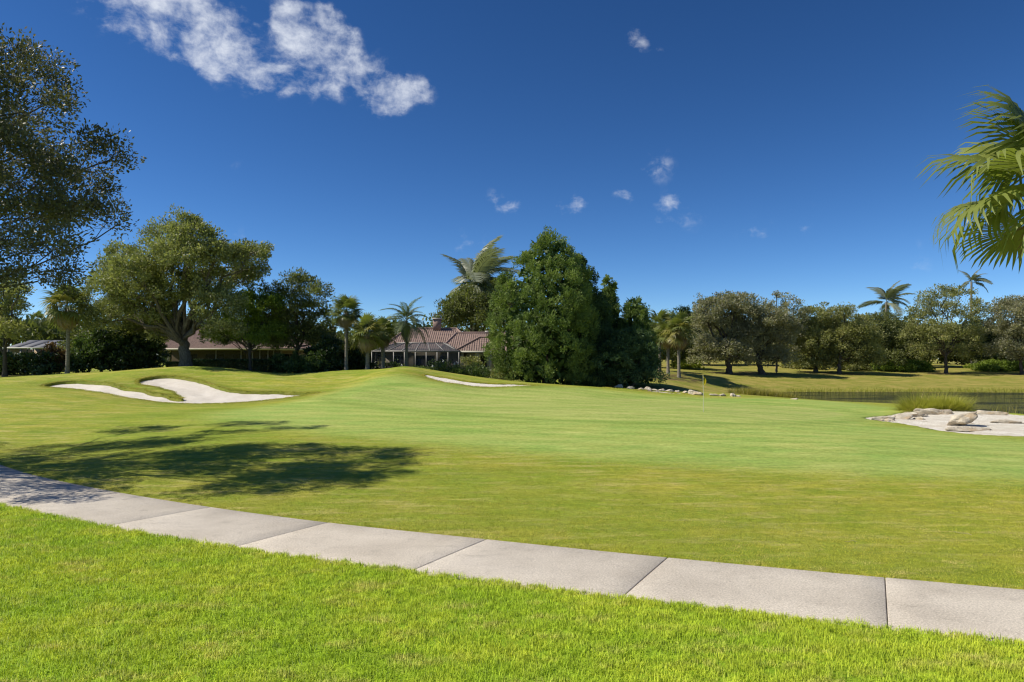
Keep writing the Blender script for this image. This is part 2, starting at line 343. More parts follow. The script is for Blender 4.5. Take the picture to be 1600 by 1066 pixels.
APRON = smooth_poly(np.array([hit(*p) for p in [(330, 650), (420, 664), (560, 681), (700, 694), (900, 713), (1100, 726), (1300, 738), (1600, 750), (1900, 765), (2000, 690), (1700, 694), (1530, 684), (1440, 672), (1350, 660), (1400, 640), (1330, 630), (1240, 624), (1100, 622), (1000, 616), (900, 606), (800, 606), (700, 602), (640, 590), (590, 592), (540, 608), (490, 622), (400, 637)]]), 4)
PUTT = smooth_poly(np.array([hit(*p) for p in [(545, 618), (640, 607), (760, 607.5), (880, 611), (960, 621), (1080, 627), (1200, 633), (1280, 640), (1320, 649), (1230, 657), (1000, 656), (800, 648), (620, 634)]]), 4)
apron = sstep(2.2, -1.6, poly_sd(APRON, fx, fy)); putt = sstep(.25, -.25, poly_sd(PUTT, fx, fy))
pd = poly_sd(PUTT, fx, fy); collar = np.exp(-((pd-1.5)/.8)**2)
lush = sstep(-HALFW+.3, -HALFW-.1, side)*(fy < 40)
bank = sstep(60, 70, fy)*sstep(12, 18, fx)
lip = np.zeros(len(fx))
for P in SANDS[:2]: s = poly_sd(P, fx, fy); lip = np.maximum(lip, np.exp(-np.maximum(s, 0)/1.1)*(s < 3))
# soil shows only in the cut face below the turf edge
soil = np.zeros(len(fx))
for P in SANDS: soil = np.maximum(soil, sstep(-.04, -.18, poly_sd(P, fx, fy)))

g = NT('ground_turf'); P_ = g.pos()
big = g.noise(P_, .09, 3, .5); mid = g.noise(P_, .42, 4, .6, (1, 1.5, 1, .25)); fine = g.noise(P_, 5.5, 5, .7); grain = g.noise(P_, 34, 3, .8)
vfine = g.noise(P_, 120, 2, .8)
mow = g.noise(P_, .5, 3, .55, (.35, 2.6, 1, -.28))
rough_c = g.mix(g.rng(mid, .33, .68), (.230, .295, .028), (.345, .340, .048))
rough_c = g.mix(g.rng(g.noise(P_, .9, 5, .7, (.6, 2.2, 1, -.3)), .47, .68, 0, .8), rough_c, (.470, .410, .140))
rough_c = g.mix(g.rng(big, .45, .62, 0, .6), rough_c, (.225, .305, .028))
rough_c = g.mix(g.rng(mow, .5, .72, 0, .45), rough_c, (.185, .235, .024))
putt_c = g.mix(g.rng(mow, .35, .65), (.300, .370, .090), (.350, .390, .115))
putt_c = g.mix(g.rng(g.noise(P_, .28, 3), .5, .7, 0, .5), putt_c, (.390, .410, .130))
apron_c = g.mix(g.rng(mid, .35, .65), (.285, .395, .088), (.345, .410, .100))
apron_c = g.mix(g.rng(mow, .45, .7, 0, .6), apron_c, (.400, .445, .125))
lush_c = g.mix(g.rng(mid, .3, .7), (.230, .380, .020), (.290, .410, .026))
bank_c = g.mix(g.rng(g.noise(P_, .5, 5, .7), .35, .65), (.215, .225, .036), (.340, .285, .080))
col = g.mix(g.attr('apron'), rough_c, apron_c)
col = g.mix(g.attr('putt'), col, putt_c)
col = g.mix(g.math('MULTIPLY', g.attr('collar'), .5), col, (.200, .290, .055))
col = g.mix(g.attr('bank'), col, bank_c)
col = g.mix(g.attr('lush'), col, lush_c)
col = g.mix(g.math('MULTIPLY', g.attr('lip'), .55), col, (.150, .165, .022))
lit = g.math('MULTIPLY', g.attr('litter'), g.rng(g.noise(P_, 1.3, 5, .7), .3, .6))
col = g.mix(lit, col, (.095, .065, .038))
col = g.mix(g.attr('soil'), col, (.085, .062, .030))
var = g.math('ADD', g.math('MULTIPLY', fine, .55), g.math('MULTIPLY', grain, .75))
col = g.mix(1.0, col, g.mix(g.rng(var, .50, .80, 0, 1, False), (.68, .70, .62), (1.32, 1.30, 1.34)), 'MULTIPLY')
wvt = g.n('ShaderNodeTexWave', wave_type='BANDS', bands_direction='Y', wave_profile='SIN'); mpw = g.n('ShaderNodeMapping'); mpw.inputs['Rotation'].default_value = (0, 0, .38); g.l(P_, mpw.inputs[0]); g.l(mpw.outputs[0], wvt.inputs[0]); wvt.inputs['Scale'].default_value = .17; wvt.inputs['Distortion'].default_value = 1.2; wvt.inputs['Detail Scale'].default_value = .4
col = g.mix(g.math('MULTIPLY', g.attr('apron'), .85), col, g.mix(1.0, col, g.mix(g.rng(wvt.outputs['Fac'], .35, .65), (.93, .95, .90), (1.06, 1.04, 1.06)), 'MULTIPLY'))
streak = g.noise(P_, 1.3, 6, .72, (.45, 2.4, 1, -.2)); patch = g.noise(P_, .22, 5, .65, (.6, 1.6, 1, .15))
col = g.mix(1.0, col, g.mix(g.rng(streak, .3, .7, 0, 1, False), (.80, .84, .72), (1.17, 1.13, 1.22)), 'MULTIPLY')
col = g.mix(1.0, col, g.mix(g.rng(patch, .32, .68, 0, 1, False), (.84, .92, .80), (1.15, 1.07, 1.18)), 'MULTIPLY')
hgt = g.math('ADD', g.math('MULTIPLY', fine, .6), g.math('ADD', g.math('MULTIPLY', grain, .5), g.math('MULTIPLY', vfine, .3)))
nb = g.n('ShaderNodeBump'); g.l(hgt, nb.inputs['Height']); nb.inputs['Distance'].default_value = .05
g.l(g.rng(g.attr('putt'), 0, 1, .7, .22), nb.inputs['Strength'])
MAT_GROUND = g.done(g.bsdf(col, .85, .15, nb.outputs[0]))

# mulch and leaf litter under the trees
litter = np.zeros(len(fx))
def bed(px, z, rx, ry):
    global litter; cx = (px-800)/FPX*z; litter = np.maximum(litter, sstep(1.15, .75, np.hypot((fx-cx)/rx, (fy-z)/ry)))
for b in [(100, 68, 3, 1.6), (215, 71, 8, 2.2), (480, 70, 7, 2.5), (580, 71, 5, 2), (690, 75, 10, 4), (860, 67, 7.5, 4), (985, 66.5, 5, 3.6), (1035, 84, 5, 3), (1140, 98, 3.4, 2.4), (1190, 100, 3.6, 2.4), (1300, 104, 5, 2.5), (1478, 108, 3.2, 2.2), (1590, 106, 4, 2), (30, 70, 6, 3)]: bed(*b)
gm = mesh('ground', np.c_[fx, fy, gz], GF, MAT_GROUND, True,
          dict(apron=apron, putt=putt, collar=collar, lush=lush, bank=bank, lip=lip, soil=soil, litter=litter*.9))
tag(obj('ground', gm), 'rolling golf course turf with mown green, rough and mounds', kind='structure')

# sand ---------------------------------------------------------------
s = NT('bunker_sand'); P_ = s.pos(); f1 = s.noise(P_, 1.1, 5, .65); f2 = s.noise(P_, 14, 4, .7); rk = s.noise(P_, 3.0, 3, .6, (.5, 4, 1, .3))
c = s.mix(s.rng(f1, .3, .7), (.71, .65, .57), (.80, .745, .67)); c = s.mix(s.rng(f2, .3, .75, 0, .35), c, (.50, .44, .38)); c = s.mix(s.rng(rk, .5, .75, 0, .25), c, (.52, .47, .41))
MAT_SAND = s.done(s.bsdf(c, .95, .1, s.bump(s.math('ADD', f2, rk), .9, .08)))
s = NT('shell_sand'); P_ = s.pos(); f1 = s.noise(P_, .9, 5, .65); f2 = s.noise(P_, 22, 5, .8)
c = s.mix(s.rng(f1, .35, .65), (.72, .65, .54), (.90, .86, .76)); c = s.mix(s.rng(f2, .42, .62, 0, .8), c, (.42, .36, .28)); c = s.mix(s.rng(s.noise(P_, .5, 4, .7, (1, 3, 1)), .58, .72, 0, .55), c, (.30, .25, .13))
MAT_SHELL = s.done(s.bsdf(c, .95, .1, s.bump(f2, .9, .06)))
def sand(name, P, mat, d, dip, res=.22, label=None):
    x = np.arange(P[:, 0].min()-.3, P[:, 0].max()+.3, res); y = np.arange(P[:, 1].min()-.3, P[:, 1].max()+.3, res)
    X, Y = np.meshgrid(x, y); X, Y = X.ravel(), Y.ravel(); sd = poly_sd(P, X, Y)
    rr = rng(3); Z = H(X, Y, False) - d - dip*sstep(0, -2.2, sd)
    Z += .018*np.sin(X*3.1+np.sin(Y*2.3)*1.5)*np.cos(Y*2.7+X*.6) + rr.normal(0, .006, len(X))
    ok = sd < .12; m = len(x); i = (np.arange(len(y)-1)[:, None]*m+np.arange(m-1)[None]).ravel(); F = np.stack([i, i+1, i+m+1, i+m], 1); F = F[ok[F].all(1)]
    u, inv = np.unique(F, return_inverse=True)
    return tag(obj(name, mesh(name, np.c_[X, Y, Z][u], inv.reshape(F.shape), mat, True)), label, kind='structure')
sand('sand_bunker', bunk_xy, MAT_SAND, .17, .14, .16, 'pale sand bunker with two curling lobes under the turf mounds')
sand('sand_bunker', sliv_xy, MAT_SAND, .05, .0, .14, 'thin sliver of pale sand below the mound before the tiled house')
sand('shell_waste_area', WASTE, MAT_SHELL, .03, -.06, .16, 'white shell sand bed with rocks beside the pond')
sand('sand_bunker', SPIT, MAT_SAND, .04, .02, .12, 'tiny patch of white sand at the edge of the dark conifers')
sand('sand_bunker', SPIT2, MAT_SAND, .05, .02, .14, 'small white sand bunker below the line of rocks')

# pond ---------------------------------------------------------------
w = NT('pond_water'); P_ = w.pos()
wv = w.math('ADD', w.math('MULTIPLY', w.noise(P_, 1.6, 3, .6, (1, 2.2, 1)), 1.), w.math('MULTIPLY', w.noise(P_, 7, 2, .5), .25))
ruf = w.rng(w.noise(P_, .12, 3, .5, (.5, 1.4, 1)), .45, .62, .02, .16)
pb = w.bsdf((.012, .016, .010), ruf, .5, w.bump(wv, 1., .32)); pb.inputs['IOR'].default_value = 1.33
MAT_WATER = w.done(pb)
wx = steps((10, 110, 2)); wy = steps((38, 86, 2)); X, Y = np.meshgrid(wx, wy); m = len(wx); i = (np.arange(len(wy)-1)[:, None]*m+np.arange(m-1)[None]).ravel()
F = np.stack([i, i+1, i+m+1, i+m], 1); sd = poly_sd(POND, X.ravel(), Y.ravel()); F = F[(sd[F] < 1.2).any(1)]; u, inv = np.unique(F, return_inverse=True)
tag(obj('pond_water', mesh('pond_water', np.c_[X.ravel(), Y.ravel(), np.full(X.size, WATER)][u], inv.reshape(F.shape), MAT_WATER, True)), 'still dark pond water behind the green', kind='structure')

# cart path ------------------------------------------------------------
cm = NT('path_concrete'); P_ = cm.pos(); a1 = cm.noise(P_, .55, 5, .6); a2 = cm.noise(P_, 30, 5, .9); a3 = cm.noise(P_, 3.2, 6, .7); a4 = cm.noise(P_, 130, 2, .8)
oi = cm.n('ShaderNodeObjectInfo').outputs['Random']
c = cm.mix(cm.rng(a1, .3, .7), (.50, .45, .385), (.62, .565, .49)); c = cm.mix(cm.rng(a3, .52, .75, 0, .55), c, (.37, .335, .29))
c = cm.mix(cm.rng(cm.noise(P_, 1.1, 6, .75, (.6, 1.6, 1, -.35)), .56, .72, 0, .5), c, (.33, .30, .26))
c = cm.mix(1.0, c, cm.mix(oi, (.93, .93, .94), (1.05, 1.04, 1.03)), 'MULTIPLY')
c = cm.mix(1.0, c, cm.mix(cm.rng(a2, .36, .66, 0, 1, False), (.6, .59, .57), (1.36, 1.35, 1.33)), 'MULTIPLY')
MAT_PATH = cm.done(cm.bsdf(c, .9, .2, cm.bump(cm.math('ADD', a2, a4), .45, .012)))
MAT_JOINT = plain('joint_dirt', (.045, .040, .030), .95, .1, .4, 20)
V = np.r_[np.c_[CL+N_*(HALFW-.03), np.full(len(CL), -.012)], np.c_[CL-N_*(HALFW-.03), np.full(len(CL), -.012)]]; m = len(CL); i = np.arange(m-1)
pathbed = tag(obj('cart_path', mesh('cart_path', V, np.stack([i, i+m, i+m+1, i+1], 1), MAT_JOINT)), 'pale concrete cart path curving across the grass', kind='structure')
for k in range(len(JOINTS)-1):
    q = CL[k*8:k*8+9]; nn = N_[k*8:k*8+9]; tt = T_[k*8:k*8+9]; r_ = rng(70+k)
    g0, g1 = r_.uniform(.003, .007, 2)
    q = np.r_[[q[0]+tt[0]*g0, q[0]+tt[0]*(g0+.018)], q[1:8], [q[8]-tt[8]*(g1+.018), q[8]-tt[8]*g1]]; nn = (nn-.17*tt)[[0, 0, 1, 2, 3, 4, 5, 6, 7, 8, 8]]
    rows = [(-HALFW, .018), (-HALFW+.02, .03), (-.4, .034), (.4, .034), (HALFW-.02, .03), (HALFW, .018)]
    tilt = r_.uniform(-.003, .003); nr, nq = len(rows), len(q); V = []
    for j in range(nq):
        e = -.011 if j in (0, nq-1) else 0
        V += [(*(q[j]+nn[j]*o), z+e+tilt*(j-5)/5) for o, z in rows]
    V = np.array(V); top = np.arange(len(V)).reshape(nq, nr)
    F = [(top[j, o], top[j+1, o], top[j+1, o+1], top[j, o+1]) for j in range(nq-1) for o in range(nr-1)]
    edge = list(top[0]) + list(top[1:, -1]) + list(top[-1, ::-1][1:]) + list(top[::-1, 0][1:-1])
    low = V[edge].copy(); low[:, 2] = -.1; b0 = len(V); V = np.r_[V, low]; ne = len(edge)
    F += [(edge[j], edge[(j+1) % ne], b0+(j+1) % ne, b0+j) for j in range(ne)]
    obj('slab', mesh('slab', V, np.array(F), MAT_PATH), pathbed)

# ------------------------------------------------------------------ leaf and branch builders
def unit(v): return v/(np.linalg.norm(v, axis=-1, keepdims=True)+1e-9)
def leaf_quads(c, d, nrm, L, W):
    d = unit(d); s_ = unit(np.cross(nrm, d)); L = np.broadcast_to(L, (len(c),))[:, None]; W = np.broadcast_to(W, (len(c),))[:, None]
    V = np.stack([c, c+d*L*.5+s_*W*.5, c+d*L, c+d*L*.5-s_*W*.5], 1).reshape(-1, 3)
    return V, np.arange(len(V)).reshape(-1, 4)
def ball(r_, n): return unit(r_.normal(size=(n, 3)))
def lobes3(px_lobes, z, r_, deep=.75):
    """lobes given as seen from the lawn (px, py, rx, ry) at distance z -> ellipsoids in metres spread in depth"""
    s_ = FPX/z; out = []; xs = [l[0] for l in px_lobes]; cx = (min(xs)+max(xs))/2; hw = max(12, (max(xs)-min(xs))/2)
    for l in px_lobes:
        px, py, rx, ry = l[:4]; dz = l[4] if len(l) > 4 else r_.uniform(-1, 1)*deep*hw/s_*math.sqrt(max(.08, 1-((px-cx)/hw*.85)**2))
        k = 1+dz/z; X, Y, Z = at(px, py, z); out.append(((X*k, Y+dz, CAM_H+(Z-CAM_H)*k), (rx/s_*k, (rx+ry)/2/s_, ry/s_*k)))
    return out
def crown_leaves(lobes, r_, dens, per, csize, L, W, shell=.55, updir=.35, fill=0, stretch=1., droop=0.):
    """clusters of leaves spread through ellipsoidal lobes; dens = clusters per square metre of lobe surface"""
    Vc, Dc, Rc, CC, Nc, Sz = [], [], [], [], [], []
    for (c, rad) in lobes:
        c = np.array(c); rad = np.array(rad); area = 4*np.pi*((rad[0]*rad[1])**1.6+(rad[0]*rad[2])**1.6+(rad[1]*rad[2])**1.6)**(1/1.6)/3**(1/1.6)
        k = max(5, int(dens*area)); u = ball(r_, k); u[:, 2] = np.where(u[:, 2] < -.55, -u[:, 2]*.6, u[:, 2]); u = unit(u)
        rr = shell+(1.05-shell)*r_.random(k)**.7; bumpy = 1+.18*np.sin(u[:, 0]*5+c[0])*np.cos(u[:, 2]*6+c[2])
        cc = c+u*rad*(rr*bumpy)[:, None]; crnd = r_.random(k)
        m = np.maximum(3, r_.poisson(per, k)); idx = np.repeat(np.arange(k), m); od = ball(r_, len(idx)); cs = csize*r_.uniform(.6, 1.35, k)
        off = od*(r_.random(len(idx))**.4*cs[idx])[:, None]*np.array([1, 1, .72*stretch])
        p = cc[idx]+off; d = unit(u[idx]*.4+od*.5+np.array([0, 0, updir])+r_.normal(size=(len(idx), 3))*.6); d[:, 2] -= droop
        Vc.append(p); Dc.append(d); Rc.append(np.clip(.62*crnd[idx]+.38*r_.random(len(idx)), 0, 1)); CC.append((c, cc)); Nc.append(u[idx]*.35+od*.75); Sz.append(np.ones(len(idx)))
        if fill:
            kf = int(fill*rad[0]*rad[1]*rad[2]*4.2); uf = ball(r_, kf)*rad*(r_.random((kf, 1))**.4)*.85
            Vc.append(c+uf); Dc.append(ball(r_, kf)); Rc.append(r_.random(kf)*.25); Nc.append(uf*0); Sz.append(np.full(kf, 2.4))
    P = np.concatenate(Vc); D = np.concatenate(Dc); Rn = np.concatenate(Rc)
    nrm = unit(ball(r_, len(P))*.6+np.concatenate(Nc)+np.array([0, 0, .3])); k = r_.uniform(.7, 1.3, len(P))
    k = k*np.concatenate(Sz); V, F = leaf_quads(P, D, nrm, L*k, W*k)
    return V, F, Rn, CC
def limb(a, b, r0, r1, r_, n=7, sag=.12, wob=.06):
    a, b = np.array(a, float), np.array(b, float); t = np.linspace(0, 1, n)[:, None]; L = np.linalg.norm(b-a)
    P = a+(b-a)*t; P[:, 2] += (np.sin(np.pi*t)*sag*L)[:, 0]*r_.uniform(.3, 1.2); P[1:-1] += r_.normal(size=(n-2, 3))*wob*L/3
    return P, r0+(r1-r0)*t[:, 0]**.8
def make_tree(name, label, cat, z, base_px, lobes, leafm, barkm, r_trunk, fork, seed, dens=.8, per=75, csize=.72, L=.26, W=.13, shell=.5, fill=.0,
              group=None, lean=0., deep=.75, updir=.35, stems=1, twigs=5, xy=None, parts=('trunk', 'crown'), stretch=1., droop=0., flare=1.5, dy=0., limbk=1.):
    r_ = rng(seed); lob = lobes3(lobes, z, r_, deep) if xy is None else lobes
    bx, by = ((base_px-800)/FPX*z, z+dy) if xy is None else xy
    g0 = h1(bx, by)
    V, F, Rn, CC = crown_leaves(lob, r_, dens, per, csize, L, W, shell, updir, fill, stretch, droop)
    root = empty(name, (bx, by, g0)); tag(root, label, cat, group)
    O = np.array([bx, by, g0]); mb = MB()
    for k in range(stems):
        off = np.array([r_.normal()*.5*r_trunk*(stems > 1)*2, r_.normal()*.5*r_trunk*(stems > 1)*2, 0])
        top = np.array([lean+r_.normal()*.15*(1+stems)+off[0]*2, r_.normal()*.2+off[1]*2, fork])
        t = np.linspace(0, 1, 9)[:, None]; P = off+(top-off)*t; P[1:-1, :2] += r_.normal(size=(7, 2))*r_trunk*.16; P[0, 2] = -.25
        rad = r_trunk*(1-.3*t[:, 0])*(1+(flare-1)*np.exp(-t[:, 0]*9))
        jit = 1+.09*np.sin(np.arange(12)[None]*2*np.pi/12*3+t*2)+r_.normal(size=(9, 12))*.03
        mb.add(*tube(P, rad, 12, jit))
        for i, (c, cc) in enumerate(CC):
            if stems > 1 and i % stems != k: continue
            c = np.array(c)-O; st = P[-1-int(r_.integers(0, 3))]*1.0; st = st-np.array([0, 0, .1])
            ra = limbk*r_trunk*r_.uniform(.42, .62)/max(1, len(CC)/14)**.5
            Q, rq = limb(st, c, ra, ra*.32, r_, 8, .10, .10); mb.add(*tube(Q, rq, 7))
            for j in r_.choice(len(cc), min(twigs, len(cc)), replace=False):
                e = cc[j]-O; s0 = Q[int(r_.integers(3, 8))]; W_, rw = limb(s0, e, ra*.26, ra*.07, r_, 5, .08, .10); mb.add(*tube(W_, rw, 4))
    mb.build(parts[0], barkm, root, True)
    obj(parts[1], mesh(parts[1], V-O, F, leafm, False, {'rnd': Rn}), root)
    return root
def bark(name, a, b, sc=(6, 6, 1.2)):
    m = NT(name); o = m.objco(); v = m.noise(o, 2.2, 6, .7, sc); c = m.mix(m.rng(v, .3, .7), a, b)
    c = m.mix(m.rng(m.noise(o, 1.1, 4), .55, .7, 0, .5), c, tuple(min(1, x*1.5) for x in b)); return m.done(m.bsdf(c, .9, .15, m.bump(v, .8, .06)))
BARK_OAK = bark('oak_bark', (.075, .062, .050), (.19, .165, .135)); BARK_DARK = bark('dark_bark', (.045, .036, .028), (.12, .10, .08)); BARK_PALE = bark('pale_bark', (.17, .15, .12), (.34, .31, .26)); BARK_PALM = bark('palm_bark', (.14, .125, .10), (.30, .27, .22), (1.5, 1.5, 9))
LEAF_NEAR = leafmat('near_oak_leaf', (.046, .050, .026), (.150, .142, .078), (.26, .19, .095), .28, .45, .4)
LEAF_OAK = leafmat('oak_leaf', (.110, .125, .040), (.350, .355, .150), (.45, .41, .18), .36)
LEAF_MID = leafmat('mid_tree_leaf', (.066, .084, .028), (.220, .235, .080), None, .36)
LEAF_BRIGHT = leafmat('bright_tree_leaf', (.110, .165, .024), (.270, .340, .056), None, .4)
LEAF_CEDAR = leafmat('cedar_spray', (.070, .115, .032), (.285, .350, .100), None, .25, .6, .2)
LEAF_CEDAR_DK = leafmat('dark_cedar_spray', (.034, .066, .028), (.120, .180, .070), None, .2, .6, .2)
LEAF_GREY = leafmat('grey_oak_leaf', (.150, .150, .092), (.380, .360, .225), (.46, .38, .22), .36)
LEAF_OLIVE = leafmat('olive_leaf', (.140, .150, .056), (.370, .365, .140), (.46, .38, .15), .38)
LEAF_DARK = leafmat('dark_shrub_leaf', (0.017, 0.034, 0.012), (0.076, 0.119, 0.037), (0.272, 0.323, 0.136), .25, .35, .5)
LEAF_HEDGE = leafmat('hedge_leaf', (0.037, 0.068, 0.020), (0.145, 0.196, 0.058), None, .3)
LEAF_YEL = leafmat('yellow_green_leaf', (0.204, 0.255, 0.037), (0.442, 0.476, 0.093), None, .4)
LEAF_RED = leafmat('reddish_shrub_leaf', (0.093, 0.051, 0.034), (0.238, 0.145, 0.076), None, .3)

# ------------------------------------------------------------------ trees
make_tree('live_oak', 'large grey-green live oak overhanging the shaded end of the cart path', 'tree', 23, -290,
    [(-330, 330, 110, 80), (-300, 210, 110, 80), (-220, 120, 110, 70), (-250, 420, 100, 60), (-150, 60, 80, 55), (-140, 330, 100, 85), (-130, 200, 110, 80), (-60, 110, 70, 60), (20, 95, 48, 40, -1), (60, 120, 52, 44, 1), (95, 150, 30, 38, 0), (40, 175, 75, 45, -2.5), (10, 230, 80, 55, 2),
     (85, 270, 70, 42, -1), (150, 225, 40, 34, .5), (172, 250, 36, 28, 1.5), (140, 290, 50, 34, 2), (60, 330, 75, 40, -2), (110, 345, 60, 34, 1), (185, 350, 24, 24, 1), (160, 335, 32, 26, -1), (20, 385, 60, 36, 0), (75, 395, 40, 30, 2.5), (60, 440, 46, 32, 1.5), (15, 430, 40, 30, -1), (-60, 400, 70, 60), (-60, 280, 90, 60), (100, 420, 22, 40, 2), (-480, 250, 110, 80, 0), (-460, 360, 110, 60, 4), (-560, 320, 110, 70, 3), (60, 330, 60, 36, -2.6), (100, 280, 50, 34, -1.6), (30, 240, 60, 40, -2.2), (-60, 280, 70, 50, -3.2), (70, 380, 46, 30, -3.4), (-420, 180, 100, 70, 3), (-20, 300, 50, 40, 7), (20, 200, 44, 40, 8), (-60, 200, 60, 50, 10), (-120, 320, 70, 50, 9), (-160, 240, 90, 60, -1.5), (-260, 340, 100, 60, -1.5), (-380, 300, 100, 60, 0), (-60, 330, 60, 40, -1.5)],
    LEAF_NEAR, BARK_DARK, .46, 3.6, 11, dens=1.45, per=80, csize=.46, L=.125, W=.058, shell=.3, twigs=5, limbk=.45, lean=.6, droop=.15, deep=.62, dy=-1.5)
make_tree('live_oak', 'spreading live oak with forked grey trunk beside the curling sand bunker', 'tree', 68, 291,
    [(283, 355, 34, 22), (262, 375, 40, 24), (310, 378, 40, 24), (290, 405, 60, 30), (240, 410, 40, 28), (340, 405, 44, 26), (380, 400, 38, 20), (398, 393, 22, 16), (395, 425, 24, 18), (365, 440, 40, 24), (205, 425, 40, 28), (180, 430, 36, 26), (165, 455, 34, 28), (215, 460, 50, 32), (265, 450, 56, 34), (320, 450, 50, 32),
     (230, 490, 44, 26), (180, 490, 40, 28), (160, 500, 26, 24), (340, 480, 40, 24), (255, 500, 36, 18), (205, 520, 34, 18), (190, 395, 22, 18), (325, 505, 30, 14), (350, 515, 30, 12), (235, 515, 26, 14), (250, 525, 20, 8)],
    LEAF_OAK, BARK_OAK, .62, 3.4, 12, dens=.85, per=85, csize=.75, L=.24, W=.12, shell=.5, twigs=4)
make_tree('oak_tree', 'grey-green tree half hiding the screened porch behind the dark shrub bed', 'tree', 66, 8,
    [(0, 470, 30, 30), (25, 490, 20, 26), (-20, 500, 40, 36), (15, 520, 26, 24), (30, 460, 16, 16), (-60, 470, 40, 40), (5, 445, 26, 16)], LEAF_OLIVE, BARK_DARK, .2, 3, 13, L=.22, W=.11)
make_tree('oak_tree', 'bright yellow-green tree between the spreading oak and the dark oak', 'tree', 70, 392,
    [(398, 478, 32, 22), (375, 492, 30, 20), (420, 490, 26, 20), (405, 505, 36, 18), (430, 475, 18, 16), (380, 470, 20, 14), (360, 512, 26, 14), (335, 520, 22, 12), (390, 520, 30, 14), (425, 520, 24, 16), (355, 528, 24, 8), (405, 532, 20, 8)], LEAF_BRIGHT, BARK_DARK, .16, 3, 14, L=.22, W=.11, csize=.6, dens=1.1)
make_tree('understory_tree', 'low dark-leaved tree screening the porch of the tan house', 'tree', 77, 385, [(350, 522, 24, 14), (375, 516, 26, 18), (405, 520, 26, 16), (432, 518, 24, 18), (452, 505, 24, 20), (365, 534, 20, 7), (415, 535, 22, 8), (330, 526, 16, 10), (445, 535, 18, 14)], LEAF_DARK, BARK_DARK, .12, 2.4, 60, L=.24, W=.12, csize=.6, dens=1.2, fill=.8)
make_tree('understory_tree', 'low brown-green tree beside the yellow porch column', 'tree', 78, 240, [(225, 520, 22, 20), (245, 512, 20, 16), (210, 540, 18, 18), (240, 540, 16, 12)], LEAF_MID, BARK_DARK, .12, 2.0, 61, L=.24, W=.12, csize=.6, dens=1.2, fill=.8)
make_tree('oak_tree', 'tall dark oak with open upper twigs beside the taller cabbage palm', 'tree', 72, 462,
    [(465, 440, 22, 14), (480, 450, 22, 16), (450, 455, 24, 18), (490, 470, 24, 20), (430, 465, 24, 18), (460, 485, 40, 26), (495, 500, 26, 26), (440, 505, 32, 22), (470, 525, 40, 24), (505, 455, 14, 16), (500, 535, 24, 22), (430, 535, 20, 16)], LEAF_MID, BARK_DARK, .24, 3.2, 15, dens=.75, per=65, csize=.65, L=.24, W=.11, shell=.35, twigs=5)
make_tree('oak_tree', 'dense background tree rising behind the tiled roof chimney', 'tree', 100, 745,
    [(745, 475, 36, 26), (715, 488, 30, 22), (775, 480, 30, 30), (700, 503, 24, 14), (735, 500, 40, 18), (770, 505, 30, 18), (755, 455, 22, 16), (780, 455, 18, 20)], LEAF_MID, BARK_DARK, .3, 4, 16, dens=.7, per=70, csize=.9, L=.34, W=.17, fill=.3)
